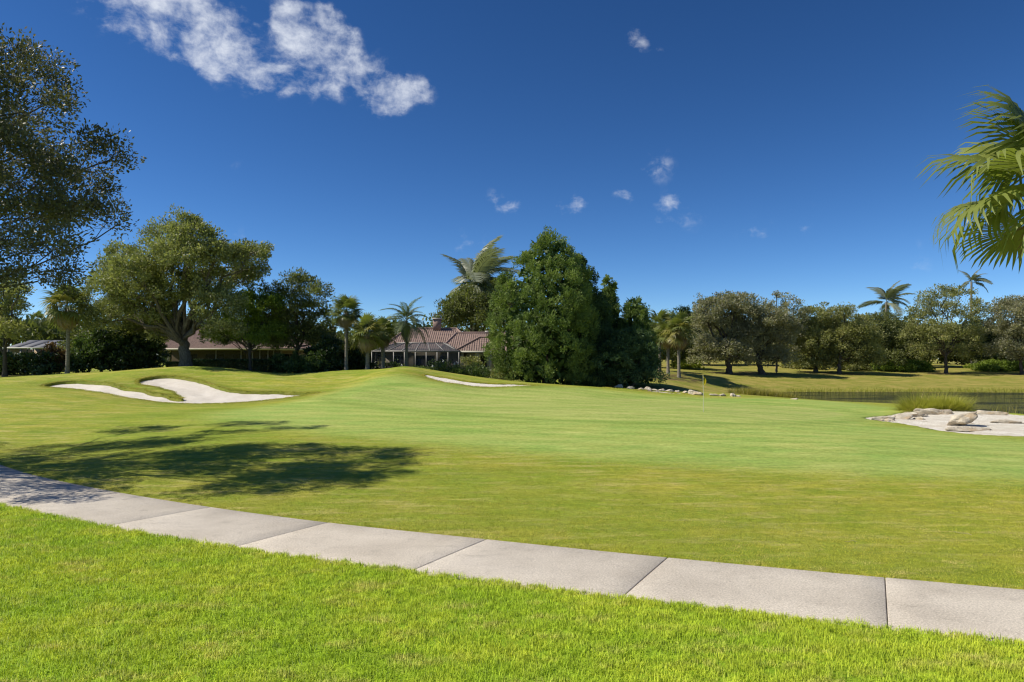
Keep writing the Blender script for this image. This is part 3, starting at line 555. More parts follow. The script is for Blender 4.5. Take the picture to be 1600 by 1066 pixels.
# conifers
def conifer(label, z, prof, leafm, seed, n_spray, trunk=.35, spray=.85, per=30, L=.20, W=.075, core=3000):
    """dense cedar: plumes of small sprays all over a lumpy spire; prof = (py, left px, right px) from top to foot"""
    r_ = rng(seed); s_ = FPX/z; prof = np.array(prof, float); zz = CAM_H-(prof[:, 0]-HORIZON)/s_; xl = (prof[:, 1]-800)/s_; xr = (prof[:, 2]-800)/s_
    bx = float((xl[-1]+xr[-1])/2); g0 = h1(bx, z); O = np.array([bx, z, g0]); zz = np.maximum(zz, g0+.15)
    def env(h): o = np.argsort(zz); return np.interp(h, zz[o], ((xl+xr)/2)[o]), np.interp(h, zz[o], ((xr-xl)/2)[o])
    # rounded clumps over the spire's skin, each clump a tuft of upright plumes
    nc = n_spray//13; hh = r_.uniform(zz.min()+.2, zz.max()-.25, nc*4); _, w_ = env(hh); hh = hh[r_.random(len(hh)) < (w_+.25)/(w_.max()+.25)][:nc]; cx, w_ = env(hh); az = r_.uniform(0, 2*np.pi, len(hh))
    cr_ = np.minimum(r_.uniform(.45, 1.05, len(hh)), .35+w_*.5); rad = np.maximum(w_*(1-.22*r_.random(len(hh)))-cr_*.6, 0); cc = np.c_[cx+rad*np.cos(az), z+rad*np.sin(az)*.95, hh-cr_*.3]; ctone = r_.random(len(hh))
    ci = np.repeat(np.arange(len(hh)), 13); n_ = len(ci); o0 = np.c_[np.cos(az), np.sin(az), np.full(len(hh), .55)][ci]; dirs = unit(unit(o0)*.75+ball(r_, n_)); c = cc[ci]+dirs*(cr_[ci]*r_.uniform(.35, .8, n_))[:, None]*np.array([1, 1, 1.1])
    out = unit(dirs*np.array([1, 1, .4])); ax = unit(dirs*.6+np.array([0, 0, .75])+r_.normal(size=(n_, 3))*.2); ln = spray*cr_[ci]*r_.uniform(.5, 1.1, n_); crn = np.clip(.55*ctone[ci]+.45*r_.random(n_), 0, 1)
    m = r_.poisson(per, n_); idx = np.repeat(np.arange(n_), m); t = r_.random(len(idx)); wd = .34*np.sin(np.pi*(.12+.8*t))
    off = ball(r_, len(idx))*(wd*ln[idx])[:, None]; p = c[idx]+ax[idx]*(t*ln[idx])[:, None]+off
    d = unit(ax[idx]*.8+unit(off)*.7+r_.normal(size=(len(idx), 3))*.3); nr = unit(out[idx]*.5+unit(off)*.7+np.array([0, 0, .3])+ball(r_, len(idx))*.5); k = r_.uniform(.7, 1.35, len(idx)); Rn = np.clip(.7*crn[idx]+.3*r_.random(len(idx)), 0, 1)
    V, F = leaf_quads(p, d, nr, L*k, W*k)
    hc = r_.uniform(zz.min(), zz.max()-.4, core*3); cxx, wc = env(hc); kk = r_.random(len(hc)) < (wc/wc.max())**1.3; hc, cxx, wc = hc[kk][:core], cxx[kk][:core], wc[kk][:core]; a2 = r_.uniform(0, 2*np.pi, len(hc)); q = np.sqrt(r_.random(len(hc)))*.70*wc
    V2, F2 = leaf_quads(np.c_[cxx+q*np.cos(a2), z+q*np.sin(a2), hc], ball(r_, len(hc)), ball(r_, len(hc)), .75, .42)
    root = tag(empty('cedar_tree', O), label, 'tree'); top = env(zz.max()-.6)[0]-bx; t = np.linspace(0, 1, 8); mb = MB(); mb.add(*tube(np.c_[top*t**1.5, 0*t, (zz.max()-g0-.5)*t-.2*(t == 0)], trunk*(1-.85*t)*(1+.5*np.exp(-t*20)), 10))
    for j in range(26): h_ = r_.uniform(.06, .85); a_ = r_.uniform(0, 6.28); hw_ = env(g0+h_*(zz.max()-g0))[1]*.75; b0 = np.array([top*h_**1.5, 0, (zz.max()-g0-.5)*h_]); P, rq = limb(b0, b0+np.array([math.cos(a_)*hw_, math.sin(a_)*hw_, hw_*.35]), trunk*.22*(1-h_*.6), .02, r_, 5); mb.add(*tube(P, rq, 5))
    mb.build('trunk', BARK_DARK, root, True); obj('crown', mesh('crown', np.concatenate([V, V2])-O, np.concatenate([F, F2+len(V)]), leafm, False, {'rnd': np.concatenate([Rn, r_.random(len(F2))*.12])}), root)  # core leaves tinted darkest, painting shade into the gaps between clumps
    return root
conifer('broad dense pale-green cedar standing next to the tiled house', 66, [(366, 860, 866), (372, 846, 876), (381, 828, 888), (402, 811, 900), (418, 802, 914), (442, 779, 924), (468, 767, 932), (508, 758, 938), (547, 759, 940), (575, 764, 936), (594, 784, 922), (600, 800, 912)], LEAF_CEDAR, 17, 3300, .42)
conifer('dark cedar with a shouldered top crowded against the broad cedar', 69, [(402, 902, 906), (420, 892, 918), (440, 882, 932), (470, 876, 948), (520, 872, 960), (570, 874, 966), (598, 884, 955)], LEAF_CEDAR_DK, 18, 1900, .3, core=1800)
conifer('slim pointed cedar rising between the two shorter dark conifers', 72, [(433, 948, 952), (445, 941, 961), (470, 937, 966), (500, 930, 975), (560, 925, 985), (597, 932, 980)], LEAF_CEDAR, 19, 1100, .26, .75, core=1000)
conifer('pointed olive cedar behind the low spreading conifer', 71, [(461, 988, 991), (475, 979, 1001), (492, 974, 1010), (520, 962, 1020), (560, 955, 1030), (596, 960, 1024)], LEAF_CEDAR, 20, 1300, .26, .8, core=1300)
make_tree('conifer_shrub', 'low blue-black spreading conifer beside the line of rocks', 'conifer', 64.5, 985,
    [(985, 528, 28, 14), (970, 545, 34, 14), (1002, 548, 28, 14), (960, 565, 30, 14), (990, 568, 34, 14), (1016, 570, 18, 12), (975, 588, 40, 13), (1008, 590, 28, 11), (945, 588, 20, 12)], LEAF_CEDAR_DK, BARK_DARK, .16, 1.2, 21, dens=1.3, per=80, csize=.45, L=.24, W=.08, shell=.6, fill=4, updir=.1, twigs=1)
# far bank
FARG = 'oaks on the far bank of the pond'
def far_oak(label, z, bx, lobes, seed, mat=LEAF_GREY, tr=.3, fork=2.6, **k):
    a = dict(dens=.62, per=75, csize=.85, L=.30, W=.14, shell=.45, twigs=4); a.update(k)
    return make_tree('oak_tree', label, 'tree', z, bx, lobes, mat, BARK_DARK, tr, fork, seed, group=FARG, **a)
far_oak('grey round-crowned oak with stout trunk beside the cabbage palms', 98, 1139, [(1125, 485, 36, 18), (1150, 475, 34, 16), (1105, 500, 26, 20), (1165, 495, 30, 20), (1125, 515, 44, 24), (1160, 525, 36, 22), (1105, 540, 26, 18), (1140, 550, 36, 14), (1100, 478, 18, 12), (1130, 468, 16, 8), (1108, 562, 22, 10), (1162, 563, 20, 9)], 30, tr=.42)
far_oak('grey oak with leaning trunk on a mulch mound', 99, 1191, [(1185, 490, 24, 18), (1205, 500, 30, 22), (1185, 520, 32, 24), (1215, 530, 30, 22), (1195, 550, 34, 14), (1225, 510, 22, 18), (1172, 545, 22, 12), (1218, 560, 22, 10)], 31, tr=.40, lean=-.6)
far_oak('thin open oak with bare upper twigs behind the dark pole', 104, 1213, [(1220, 470, 16, 12), (1240, 474, 16, 12), (1232, 490, 20, 14), (1250, 495, 16, 14), (1225, 505, 20, 16), (1245, 520, 24, 18), (1230, 545, 26, 14)], 32, tr=.16, dens=.5, per=40, csize=.6)
far_oak('brown-green oak with rounded crown beyond the reeds', 106, 1275, [(1275, 495, 28, 18), (1255, 515, 26, 20), (1295, 510, 28, 22), (1275, 535, 36, 22), (1310, 535, 24, 20), (1265, 555, 26, 14), (1300, 555, 30, 14), (1250, 540, 18, 16), (1258, 568, 22, 9), (1292, 568, 20, 8)], 33, LEAF_OLIVE, tr=.3)
far_oak('olive oak with pointed top and low branches', 104, 1310, [(1318, 490, 16, 14), (1330, 505, 26, 18), (1345, 520, 26, 20), (1318, 530, 26, 20), (1345, 545, 26, 16), (1320, 555, 28, 14), (1360, 535, 18, 18), (1340, 566, 26, 9), (1362, 560, 18, 12)], 34, LEAF_OLIVE, tr=.3)
far_oak('dark green slender tree between the olive oak and the tall open tree', 112, 1380, [(1365, 505, 18, 14), (1380, 520, 20, 16), (1392, 505, 18, 14), (1375, 545, 24, 18), (1400, 540, 20, 20), (1385, 560, 26, 12)], 35, LEAF_MID, tr=.22)
far_oak('tall open tree with pale branching trunk over a mulch bed', 108, 1478, [(1475, 458, 20, 10), (1450, 470, 18, 14), (1500, 462, 22, 12), (1530, 480, 18, 12), (1470, 485, 28, 16), (1510, 495, 26, 18), (1440, 500, 20, 16), (1425, 490, 8, 12), (1430, 520, 20, 18), (1465, 520, 28, 20), (1505, 525, 28, 20), (1440, 548, 24, 18), (1480, 550, 26, 14), (1520, 548, 22, 16)], 36, LEAF_OLIVE, tr=.26, fork=3.4, dens=.55, per=55, csize=.75)
far_oak('grey-brown oak filling the bank past the tall open tree', 106, 1597, [(1590, 475, 26, 14), (1570, 490, 24, 18), (1610, 495, 30, 22), (1560, 515, 24, 20), (1590, 525, 30, 22), (1570, 548, 28, 16), (1610, 548, 28, 18), (1640, 510, 30, 26)], 37, tr=.26)
far_oak('wide grey oak at the end of the far bank', 108, 1690, [(1680, 480, 34, 22), (1720, 500, 34, 24), (1660, 510, 30, 24), (1700, 530, 40, 24), (1740, 530, 30, 22)], 38, tr=.3, dens=.5)
for i, (px, z, h, w_, lab) in enumerate([(1092, 118, 8.775, 6.5, 'dark rounded bush between the cabbage palms and the stout oak'), (1165, 122, 8.1, 7.8, 'dark bush behind the stout oak trunk'), (1225, 120, 7.425, 6.5, 'dark bush behind the thin open oak'), (1340, 121, 7, 6, 'dark tall bush behind the pointed olive oak'),
        (1405, 124, 8, 6, 'dark tall bush beside the slender dark green tree'), (1455, 124, 8.1, 7.8, 'dark bush behind the pale branching trunk'), (1545, 124, 8, 7, 'dark bush in the gap past the tall open tree'), (1045, 104, 6, 5, 'dark bush behind the cabbage palm trunks'), (1280, 122, 8.1, 7.8, 'dark bush behind the rounded brown-green oak'), (1610, 124, 8, 7, 'dark bush behind the grey-brown bank oak')]):
    cx = (px-800)/FPX*z; r_ = rng(400+i); g0 = h1(cx, z)
    lb = [((cx+r_.uniform(-.55, .55)*w_, z+r_.uniform(-1.5, 1.5), g0+h*r_.uniform(.25, .8)), (w_*.42, w_*.38, h*.3)) for k in range(7)]
    make_tree('evergreen_bush', lab, 'bush', z, px, lb, LEAF_MID if i % 2 else LEAF_DARK, BARK_DARK, .1, h*.35, 410+i, dens=.5, per=60, csize=.9, L=.38, W=.2, fill=.5, group='dark bushes along the far bank', xy=(cx, z), parts=('stem', 'foliage'), twigs=2)

# ------------------------------------------------------------------ palms: every frond is a part
def fan_frond(name, mat, blade=.95, petiole=.8, nseg=22, spread=118, droop=.35, seed=0, wind=0., fuse=.5):
    r_ = rng(seed); mb = MB()
    t = np.linspace(0, 1, 5); mb.add(*tube(np.c_[t*petiole, 0*t, .10*np.sin(t*np.pi)*petiole], .028-.012*t, 4))
    V, F, n0 = [], [], 0
    for k in range(nseg):
        a = R(-spread+2*spread*k/(nseg-1)); Ls = blade*(.72+.28*math.cos(a*.7))*r_.uniform(.88, 1.08); d = np.array([math.cos(a), math.sin(a), 0]); s_ = np.array([-math.sin(a), math.cos(a), 0])
        hub = np.array([petiole+.12*blade*math.cos(a), .0, 0]); w_ = blade*2*R(spread)/nseg*.66*fuse
        fold = .10*blade*math.sin(abs(a)); tips = droop*r_.uniform(.6, 1.4)*Ls
        p1 = hub+d*Ls*fuse+np.array([0, 0, fold*.6-tips*.12]); p2 = hub+d*Ls*(fuse+.3)+np.array([wind*.1, wind*.2, fold*.4-tips*.5]); p3 = hub+d*Ls+np.array([wind*.2, wind*.4, -tips])
        up = np.array([0, 0, .3*w_])
        V += [hub-s_*.008, hub+s_*.008, p1-s_*w_+up, p1+s_*w_-up, p2-s_*w_*.55, p2+s_*w_*.55, p3]; F.append(n0); n0 += 7
    f0 = np.array(F); Q = np.concatenate([np.stack([f0, f0+1, f0+3, f0+2], 1), np.stack([f0+2, f0+3, f0+5, f0+4], 1)]); T3 = np.stack([f0+4, f0+5, f0+6], 1)
    mb.add(V, [Q, T3]); return mb.mesh(name, mat)
def pinnate_frond(name, mat, L=2.6, nl=24, leaf=.62, width=.05, arch=.55, seed=0, wind=0.):
    r_ = rng(seed); mb = MB(); t = np.linspace(0, 1, 9)
    def rach(q): return np.stack([L*(q-.16*q*q*arch), wind*.15*q*q*L, L*arch*(.55*q-1.05*q*q)], -1)
    mb.add(*tube(rach(t), .03*(1-t*.85), 4)); V, n0, f0 = [], 0, []
    for k in range(nl):
        q = .16+.83*k/(nl-1); b = rach(np.array(q)); tan = unit(rach(np.array(q+.01))-b)
        for sd in (-1, 1):
            l = leaf*math.sin(math.pi*(.18+.72*q))*r_.uniform(.85, 1.1); o = unit(np.array([.45, sd*1., .1])+tan*.35)
            w_ = width*.5; m_ = b+o*l*.5+np.array([0, wind*.12, -.08*l+r_.normal()*.03]); e = b+o*l*.92+np.array([0, wind*.35*l, -.5*l*r_.uniform(.6, 1.2)])
            V += [b-tan*w_*.5, b+tan*w_*.5, m_-tan*w_, m_+tan*w_, e]; f0.append(n0); n0 += 5
    f0 = np.array(f0); mb.add(V, [np.stack([f0, f0+1, f0+3, f0+2], 1), np.stack([f0+2, f0+3, f0+4], 1)]); return mb.mesh(name, mat)
def palmmat(name, a, b, tr=.3):
    m = NT(name); r_ = m.n('ShaderNodeObjectInfo').outputs['Random']; v = m.noise(m.objco(), 3, 3); c = m.mix(m.math('MULTIPLY', m.math('ADD', r_, v), .55), a, b)
    p = m.bsdf(c, .42, .45); t = m.n('ShaderNodeBsdfTranslucent'); m.l(m.mix(1., c, (1.2, 1.3, .6), 'MULTIPLY'), t.inputs[0]); x = m.n('ShaderNodeMixShader'); x.inputs[0].default_value = tr; m.l(p.outputs[0], x.inputs[1]); m.l(t.outputs[0], x.inputs[2]); return m.done(x)
PALM_G = palmmat('palm_frond_green', (.095, .125, .034), (.245, .270, .085)); PALM_F = palmmat('fan_palm_green', (.115, .150, .032), (.300, .330, .085), .35); PALM_D = palmmat('palm_frond_dead', (.20, .145, .085), (.38, .29, .18), .25); PALM_Y = palmmat('palm_frond_yellow', (.20, .195, .05), (.36, .32, .10)); PALM_B = palmmat('palm_frond_bluegreen', (.085, .115, .052), (.205, .245, .125)); PALM_W = palmmat('palm_frond_windy', (.11, .135, .085), (.29, .31, .22))
FAN = [fan_frond('frond', PALM_G, .95, .85, 22, 118, .35, 1), fan_frond('frond', PALM_G, 1.05, .95, 20, 110, .5, 2)]
FAN_D = fan_frond('frond', PALM_D, .85, .7, 16, 80, .9, 3); FAN_Y = fan_frond('frond', PALM_Y, .95, .8, 20, 110, .55, 4); FAN_BIG = [fan_frond('frond', PALM_F, 1.2, 1.1, 40, 118, .30, 5, .15, .62), fan_frond('frond', PALM_F, 1.1, 1.0, 38, 112, .45, 6, .15, .62), fan_frond('frond', PALM_F, 1.2, 1.15, 40, 124, .55, 7, .2, .6)]
PIN = [pinnate_frond('frond', PALM_B, 3.0, 34, .75, .075, .7, 1), pinnate_frond('frond', PALM_B, 2.7, 32, .75, .075, .95, 2)]
PIN_W = [pinnate_frond('frond', PALM_W, 5.4, 46, 1.5, .17, .5, 3, 1.0), pinnate_frond('frond', PALM_W, 5.0, 44, 1.5, .17, .8, 4, 1.2)]
def palm(label, z, px, crown_py, seed, fronds, n_green, n_dead=0, dead=None, scale=1., r_trunk=.17, lean=0., xy=None, crown_h=None, cat='palm', name='cabbage_palm', group=None, emin=-35, emax=82, boots=True, windaz=None):
    r_ = rng(seed); bx, by = xy or ((px-800)/FPX*z, z); g0 = h1(bx, by); top = crown_h if crown_h else CAM_H-(crown_py-HORIZON)/FPX*by
    root = empty(name, (bx, by, g0)); tag(root, label, cat, group); Ht = top-g0
    t = np.linspace(0, 1, 22); P = np.c_[lean*t**1.6, .1*np.sin(t*3), Ht*t-.2*(t == 0)]
    jit = 1+.05*np.sin(np.arange(22)[:, None]*2.4+np.arange(10)[None])+r_.normal(size=(22, 10))*.03
    mb = MB(); mb.add(*tube(P, r_trunk*(1+.35*np.exp(-t*12)-.08*t), 10, jit)); mb.build('trunk', BARK_PALM, root, True)
    for k in range(n_green+n_dead):
        de = k >= n_green
        f = (k+.5)/n_green if not de else 0; el = emax+(emin-emax)*f**.85 if not de else r_.uniform(-78, -48)
        azm = k*137.5+r_.uniform(-14, 14)
        if windaz is not None: dif = (windaz-azm+180) % 360-180; azm += dif*.35
        me = (dead if de and dead else fronds[int(r_.integers(len(fronds)))])
        o = obj('frond', me, root, tuple(P[-1]+np.array([0, 0, .12-.35*f+r_.uniform(-.08, .08)])))
        o.rotation_euler = (Matrix.Rotation(R(azm), 4, 'Z') @ Matrix.Rotation(R(-el), 4, 'Y') @ Matrix.Rotation(R(r_.uniform(-25, 25)), 4, 'X')).to_euler(); s_ = scale*r_.uniform(.85, 1.1); o.scale = (s_, s_, s_)
    return root
palm('shaggy cabbage palm with pale trunk in front of the dark shrub bed', 65.5, 105, 480, 1, FAN+[FAN_Y], 32, 22, FAN_D, 1.3, .17)
palm('tall cabbage palm with brown skirt beside the dark oak', 68, 541, 488, 2, FAN, 28, 24, FAN_D, 1.05, .17)
palm('short yellowing cabbage palm beside the tiled house', 67, 574, 523, 3, FAN+[FAN_Y, FAN_Y], 28, 16, FAN_D, 1.1, .2)
palm('stubby cabbage palm tucked behind the yellowing one', 70, 598, 522, 4, FAN, 24, 12, FAN_D, .95, .2)
palm('queen palm with feathery fronds before the screened pool cage', 71, 635, 502, 5, PIN, 22, 4, PIN[1], 1.05, .15, name='queen_palm', emin=-30, emax=80)
palm('wind-blown tall palm towering behind the tiled house', 104, 738, 447, 6, PIN_W, 26, 0, None, 1.6, .22, name='windblown_palm', emin=-25, emax=80, windaz=20)
palm('cabbage palm with full round head beside the stout grey oak', 84, 1061, 518, 7, FAN+[FAN_Y], 30, 20, FAN_D, 1.35, .19)
palm('cabbage palm with dark skirt just behind the round-headed one', 87, 1044, 522, 8, FAN, 26, 10, FAN_D, 1.2, .19)
palm('cabbage palm half hidden by the olive cedar', 89, 1031, 510, 9, FAN, 26, 8, FAN_D, 1.2, .19)
palm('thin cabbage palm in the shade behind the palm group', 93, 1020, 524, 10, FAN, 22, 8, FAN_D, 1.1, .17)
palm('fan palm with wind-tossed fronds standing beyond the cart path', 13.2, 1655, 296, 21, FAN_BIG, 22, 3, FAN_D, 1.05, .2, name='fan_palm', emin=-30, emax=80)
palm('distant palm rising above the slender dark green tree', 128, 1385, 472, 12, PIN_W, 13, 0, None, 1.0, .2, name='royal_palm', emin=-15, emax=75, windaz=0)
palm('very tall distant palm above the tall open tree', 135, 1518, 441, 13, PIN_W, 11, 0, None, .7, .2, name='royal_palm', emin=-15, emax=75, windaz=0)
palm('tiny far palm seen in the gap above the screened porch', 150, 58, 500, 14, FAN, 16, 4, FAN_D, 1.1, .18)

# ------------------------------------------------------------------ shrubs, hedges, bedding plants
def shrub(name, label, px, z, w_, h, mat, seed, n_=6, group=None, L=.2, W=.11, dens=1.4, per=32, csize=.38, fill=1.6, cat='shrub', dpt=None):
    r_ = rng(seed); cx = (px-800)/FPX*z; g0 = h1(cx, z); d_ = dpt or w_*.7
    lb = [((cx+r_.uniform(-.5, .5)*w_*.7, z+r_.uniform(-.5, .5)*d_*.7, g0+h*(r_.uniform(.3, .72) if k % 2 else .2)), (w_*.32, d_*.36, h*(.32 if k % 2 else .24))) for k in range(n_+3)]
    return make_tree(name, label, cat, z, px, lb, mat, BARK_DARK, .05, h*.35, seed, dens=dens, per=per, csize=csize, L=L, W=W, fill=fill, group=group, xy=(cx, z), parts=('stem', 'foliage'), twigs=1)
BG = 'dark glossy shrubs in the bed below the oaks'
for i, (px, z, w_, h, m, lab) in enumerate([(15, 70, 4, 2.6, LEAF_DARK, 'black-green shrub mass below the screened porch'), (55, 69, 3.6, 2.2, LEAF_DARK, 'low black-green shrub next to the shaggy cabbage palm'), (85, 70, 2.2, 3., LEAF_RED, 'reddish shrub behind the shaggy cabbage palm trunk'), (130, 70.5, 3.2, 4., LEAF_HEDGE, 'light-leaved shrub just past the shaggy cabbage palm trunk'),
        (160, 71, 4, 4.6, LEAF_DARK, 'glossy dark shrub with pale leaf glints below the oak'), (195, 72, 4, 4.8, LEAF_DARK, 'tall glossy dark shrub midway along the bed'), (228, 73, 3.4, 4, LEAF_DARK, 'glossy dark shrub next to the yellow porch column'), (140, 76, 5, 7, LEAF_MID, 'big dark bush rising behind the shrub bed'), (195, 78, 5, 7, LEAF_MID, 'big dark bush behind the spreading oak crown'),
        (-40, 70, 5, 3.5, LEAF_DARK, 'dark shrub at the outer end of the bed'), (478, 69, 3.4, 2.4, LEAF_HEDGE, 'pale glossy shrub on the mound below the dark oak'), (500, 70, 3.2, 3.4, LEAF_DARK, 'dark shrub on the mound below the dark oak'), (520, 71, 2.8, 4, LEAF_DARK, 'dark shrub close to the tall cabbage palm trunk'), (505, 77, 4, 6.5, LEAF_MID, 'bushy tree filling the gap behind the tall cabbage palm'), (560, 74, 3.4, 3.2, LEAF_DARK, 'dark shrub between the two cabbage palms'), (555, 80, 5, 4.6, LEAF_MID, 'rounded bush behind the yellowing cabbage palm'), (450, 71, 2.4, 2.2, LEAF_HEDGE, 'light-leaved shrub at the foot of the dark oak')]):
    shrub('shrub', lab, px, z, w_, h, m, 500+i, 7, BG, L=.26, W=.15)
for i, (px, z, w_, h, m, lab) in enumerate([(655, 74.5, 2.6, 1.2, LEAF_HEDGE, 'low green shrub in front of the pool cage'), (700, 72, 2.4, 1.3, LEAF_HEDGE, 'green shrub below the strappy lilies'), (735, 71, 3.2, 1.5, LEAF_HEDGE, 'wide green shrub by the cedar foot'), (745, 73.5, 3., 2.2, LEAF_OLIVE, 'clipped olive shrub under the house window'), (765, 70, 3, 1.2, LEAF_HEDGE, 'low bushy shrub beside the broad cedar'), (690, 75.5, 2.6, 1.8, LEAF_DARK, 'dark clipped shrub at the cage corner'),
        (618, 74, 2.4, 1.4, LEAF_HEDGE, 'green shrub at the foot of the queen palm'), (790, 68, 2.6, 1.3, LEAF_OLIVE, 'sparse olive shrub under the cedar edge'), (905, 64.5, 2.4, 1.1, LEAF_HEDGE, 'green shrub below the narrow dark cedar'), (935, 64, 2.2, 1.1, LEAF_HEDGE, 'leafy shrub at the sand patch edge')]):
    shrub('shrub', lab, px, z, w_, h, m, 540+i, 6, 'garden shrubs around the house and conifers', L=.18, W=.10)
shrub('shrub', 'yellow-green rounded shrub glowing behind the palm trunks', 1077, 103, 4.4, 2.6, LEAF_YEL, 560, 6, None, L=.26, W=.15)
for i, (px, w_, lab) in enumerate([(1385, 6, 'low green hedge plant at the foot of the slender tree'), (1425, 6, 'low green hedge plant before the tall open tree'), (1545, 6, 'low green hedge plant past the tall open tree'), (1580, 5, 'low green hedge plant below the grey-brown oak'), (1260, 6, 'low pale bush below the rounded brown-green oak'), (1330, 5, 'low pale bush below the pointed olive oak')]):
    shrub('shrub', lab, px, 113, w_, 1.7, LEAF_BRIGHT if i < 4 else LEAF_OLIVE, 570+i, 6, 'low bushes under the far bank trees', L=.28, W=.16)
def hedge(label, px0, px1, z, h, d_, seed, mat):
    r_ = rng(seed); x0, x1 = (px0-800)/FPX*z, (px1-800)/FPX*z; cx = (x0+x1)/2; g0 = h1(cx, z); hw = (x1-x0)/2; n_ = int(hw*2*h*1700)
    p = r_.uniform(-1, 1, (n_, 3))*np.array([hw, d_/2, h/2]); f = r_.integers(0, 3, n_); sg = np.where(r_.random(n_) < .5, -1, 1)
    ext = np.array([hw, d_/2, h/2]); p[np.arange(n_), f] = sg*ext[f]*r_.uniform(.82, 1.03, n_); p[:, 2] += h/2
    root = empty('clipped_hedge', (cx, z, g0)); tag(root, label, 'hedge')
    V, F = leaf_quads(p, ball(r_, n_)+np.array([0, -.1, .3]), ball(r_, n_), .15*r_.uniform(.7, 1.3, n_), .09); obj('foliage', mesh('foliage', V, F, mat, False, {'rnd': r_.random(n_)}), root)
    mb = MB()
    for x in np.arange(-hw+.3, hw, .6): P, rq = limb((x, 0, -.1), (x+r_.normal()*.15, 0, h*.85), .03, .012, r_, 5); mb.add(*tube(P, rq, 5))
    mb.build('stem', BARK_DARK, root)
    return root
hedge('long clipped dark hedge in front of the tiled porch', 302, 436, 72, 1.35, 1.1, 580, LEAF_DARK)
hedge('short clipped hedge next to the oak trunk', 262, 286, 73, 1.1, 1., 581, LEAF_HEDGE)
# strappy lilies
LILY = leafmat('lily_leaf', (.045, .085, .018), (.145, .200, .050), None, .35, .4, .4); MAT_FLOWER = plain('white_flower', (.75, .73, .66), .6)
def strap_plant(name, label, px, z, n_, L, seed, mat, group=None, width=.07, flowers=0, arch=.7, cat='plant', bx=None, nseg=4, spread=.15, part='leaf'):
    r_ = rng(seed); cx = (px-800)/FPX*z if bx is None else bx; root = empty(name, (cx, z, h1(cx, z)-.03)); tag(root, label, cat, group)
    meshes = []
    for q in range(3):
        t = np.linspace(0, 1, nseg+1); el = .95+.12*q; x = np.cumsum(np.r_[0, np.cos(np.linspace(el*1.35, el*1.35-arch*2.2, nseg))])/nseg; zz = np.cumsum(np.r_[0, np.sin(np.linspace(el*1.35, el*1.35-arch*2.2, nseg))])/nseg
        w_ = width*np.sin(np.pi*(.18+.8*t))*.5; V = np.concatenate([np.c_[x*L, -w_, zz*L+.12*w_], np.c_[x*L, w_, zz*L+.12*w_]]); i = np.arange(nseg); m_ = nseg+1
        meshes.append(mesh(part, V, np.stack([i, i+1, i+1+m_, i+m_], 1), mat, True, {'rnd': np.full(nseg, .2+.3*q)}))
    for k in range(n_):
        o = obj(part, meshes[k % 3], root, (r_.normal()*spread, r_.normal()*spread, 0)); o.rotation_euler = (0, R(r_.uniform(-25, 12)), k*2.4+r_.uniform(-.3, .3)); s_ = r_.uniform(.65, 1.1); o.scale = (s_, s_, s_)
    for k in range(flowers):
        b = np.array([r_.normal()*.4, r_.normal()*.4-.2, L*r_.uniform(.85, 1.05)]); mb = MB(); mb.tube([(b[0]*.3, b[1]*.3, 0), tuple(b)], .012, 4); mb.build('stalk', LILY, root)
        V, F = leaf_quads(np.repeat(b[None], 12, 0), ball(r_, 12)+np.array([0, 0, .3]), ball(r_, 12), .17, .07); obj('flower', mesh('flower', V, F, MAT_FLOWER), root)
    return root
for i, (px, z, n_, L, fl, lab) in enumerate([(612, 75, 26, 1.2, 1, 'strappy green lily near the yellowing palm'), (630, 74.5, 26, 1.3, 1, 'strappy green lily beside the queen palm trunk'), (645, 74, 26, 1.3, 1, 'strappy green lily just past the queen palm trunk'), (663, 73.5, 24, 1.5, 0, 'pale strappy plant with long arching blades before the cage'), (704, 72.5, 28, 1.7, 2, 'tall strappy lily with white blooms at the cage corner'), (716, 72, 24, 1.4, 2, 'bright strappy lily below the small hip roof'), (727, 74, 22, 1.5, 1, 'yellowish strappy lily under the porch column'), (678, 73, 22, 1.1, 2, 'white-flowered strappy lily at the mound crest')]):
    strap_plant('lily_plant', lab, px, z, n_, L, 600+i, LILY, 'strappy lilies in front of the pool cage', .11, fl)
# cordgrass clump and reeds
GRASS_TALL = leafmat('cordgrass_blade', (.28, .285, .046), (.50, .47, .12), (.56, .43, .18), .45, .5, .3); REED = leafmat('reed_blade', (.18, .19, .034), (.42, .35, .09), (.48, .31, .11), .4)
def blades(r_, base, n_, L, arch, width, spread, lean=(0, 0), nseg=4):
    az = r_.uniform(0, 2*np.pi, n_); el0 = r_.normal(1.28, .16, n_)-r_.random(n_)*.35; Ln = L*r_.uniform(.5, 1.1, n_); ar = arch*r_.uniform(.4, 1.5, n_)
    b = base+np.c_[r_.normal(size=(n_, 2))*spread, np.zeros(n_)]; out_dir = np.arctan2(b[:, 1]-base[..., 1], b[:, 0]-base[..., 0]); az = np.where(r_.random(n_) < .75, out_dir+r_.normal(size=n_)*.7, az)
    V = []; p = b.copy(); sd = np.c_[-np.sin(az), np.cos(az), np.zeros(n_)]
    for k in range(nseg+1):
        w_ = width*(1-(k/nseg)**1.5)*.5+.0008; V += [p-sd*w_, p+sd*w_]
        e = el0-ar*(k/nseg)**1.2*1.6; p = p+np.c_[np.cos(az)*np.cos(e)+lean[0]*k/nseg, np.sin(az)*np.cos(e)+lean[1]*k/nseg, np.sin(e)]*(Ln/nseg)[:, None]
    V = np.stack(V, 1).reshape(-1, 3); m_ = 2*(nseg+1); i = (np.arange(n_)[:, None]*m_+2*np.arange(nseg)[None]).ravel(); F = np.stack([i, i+1, i+3, i+2], 1)
    return V, F, np.repeat(np.clip(r_.normal(.5, .25, n_), 0, 1), nseg)
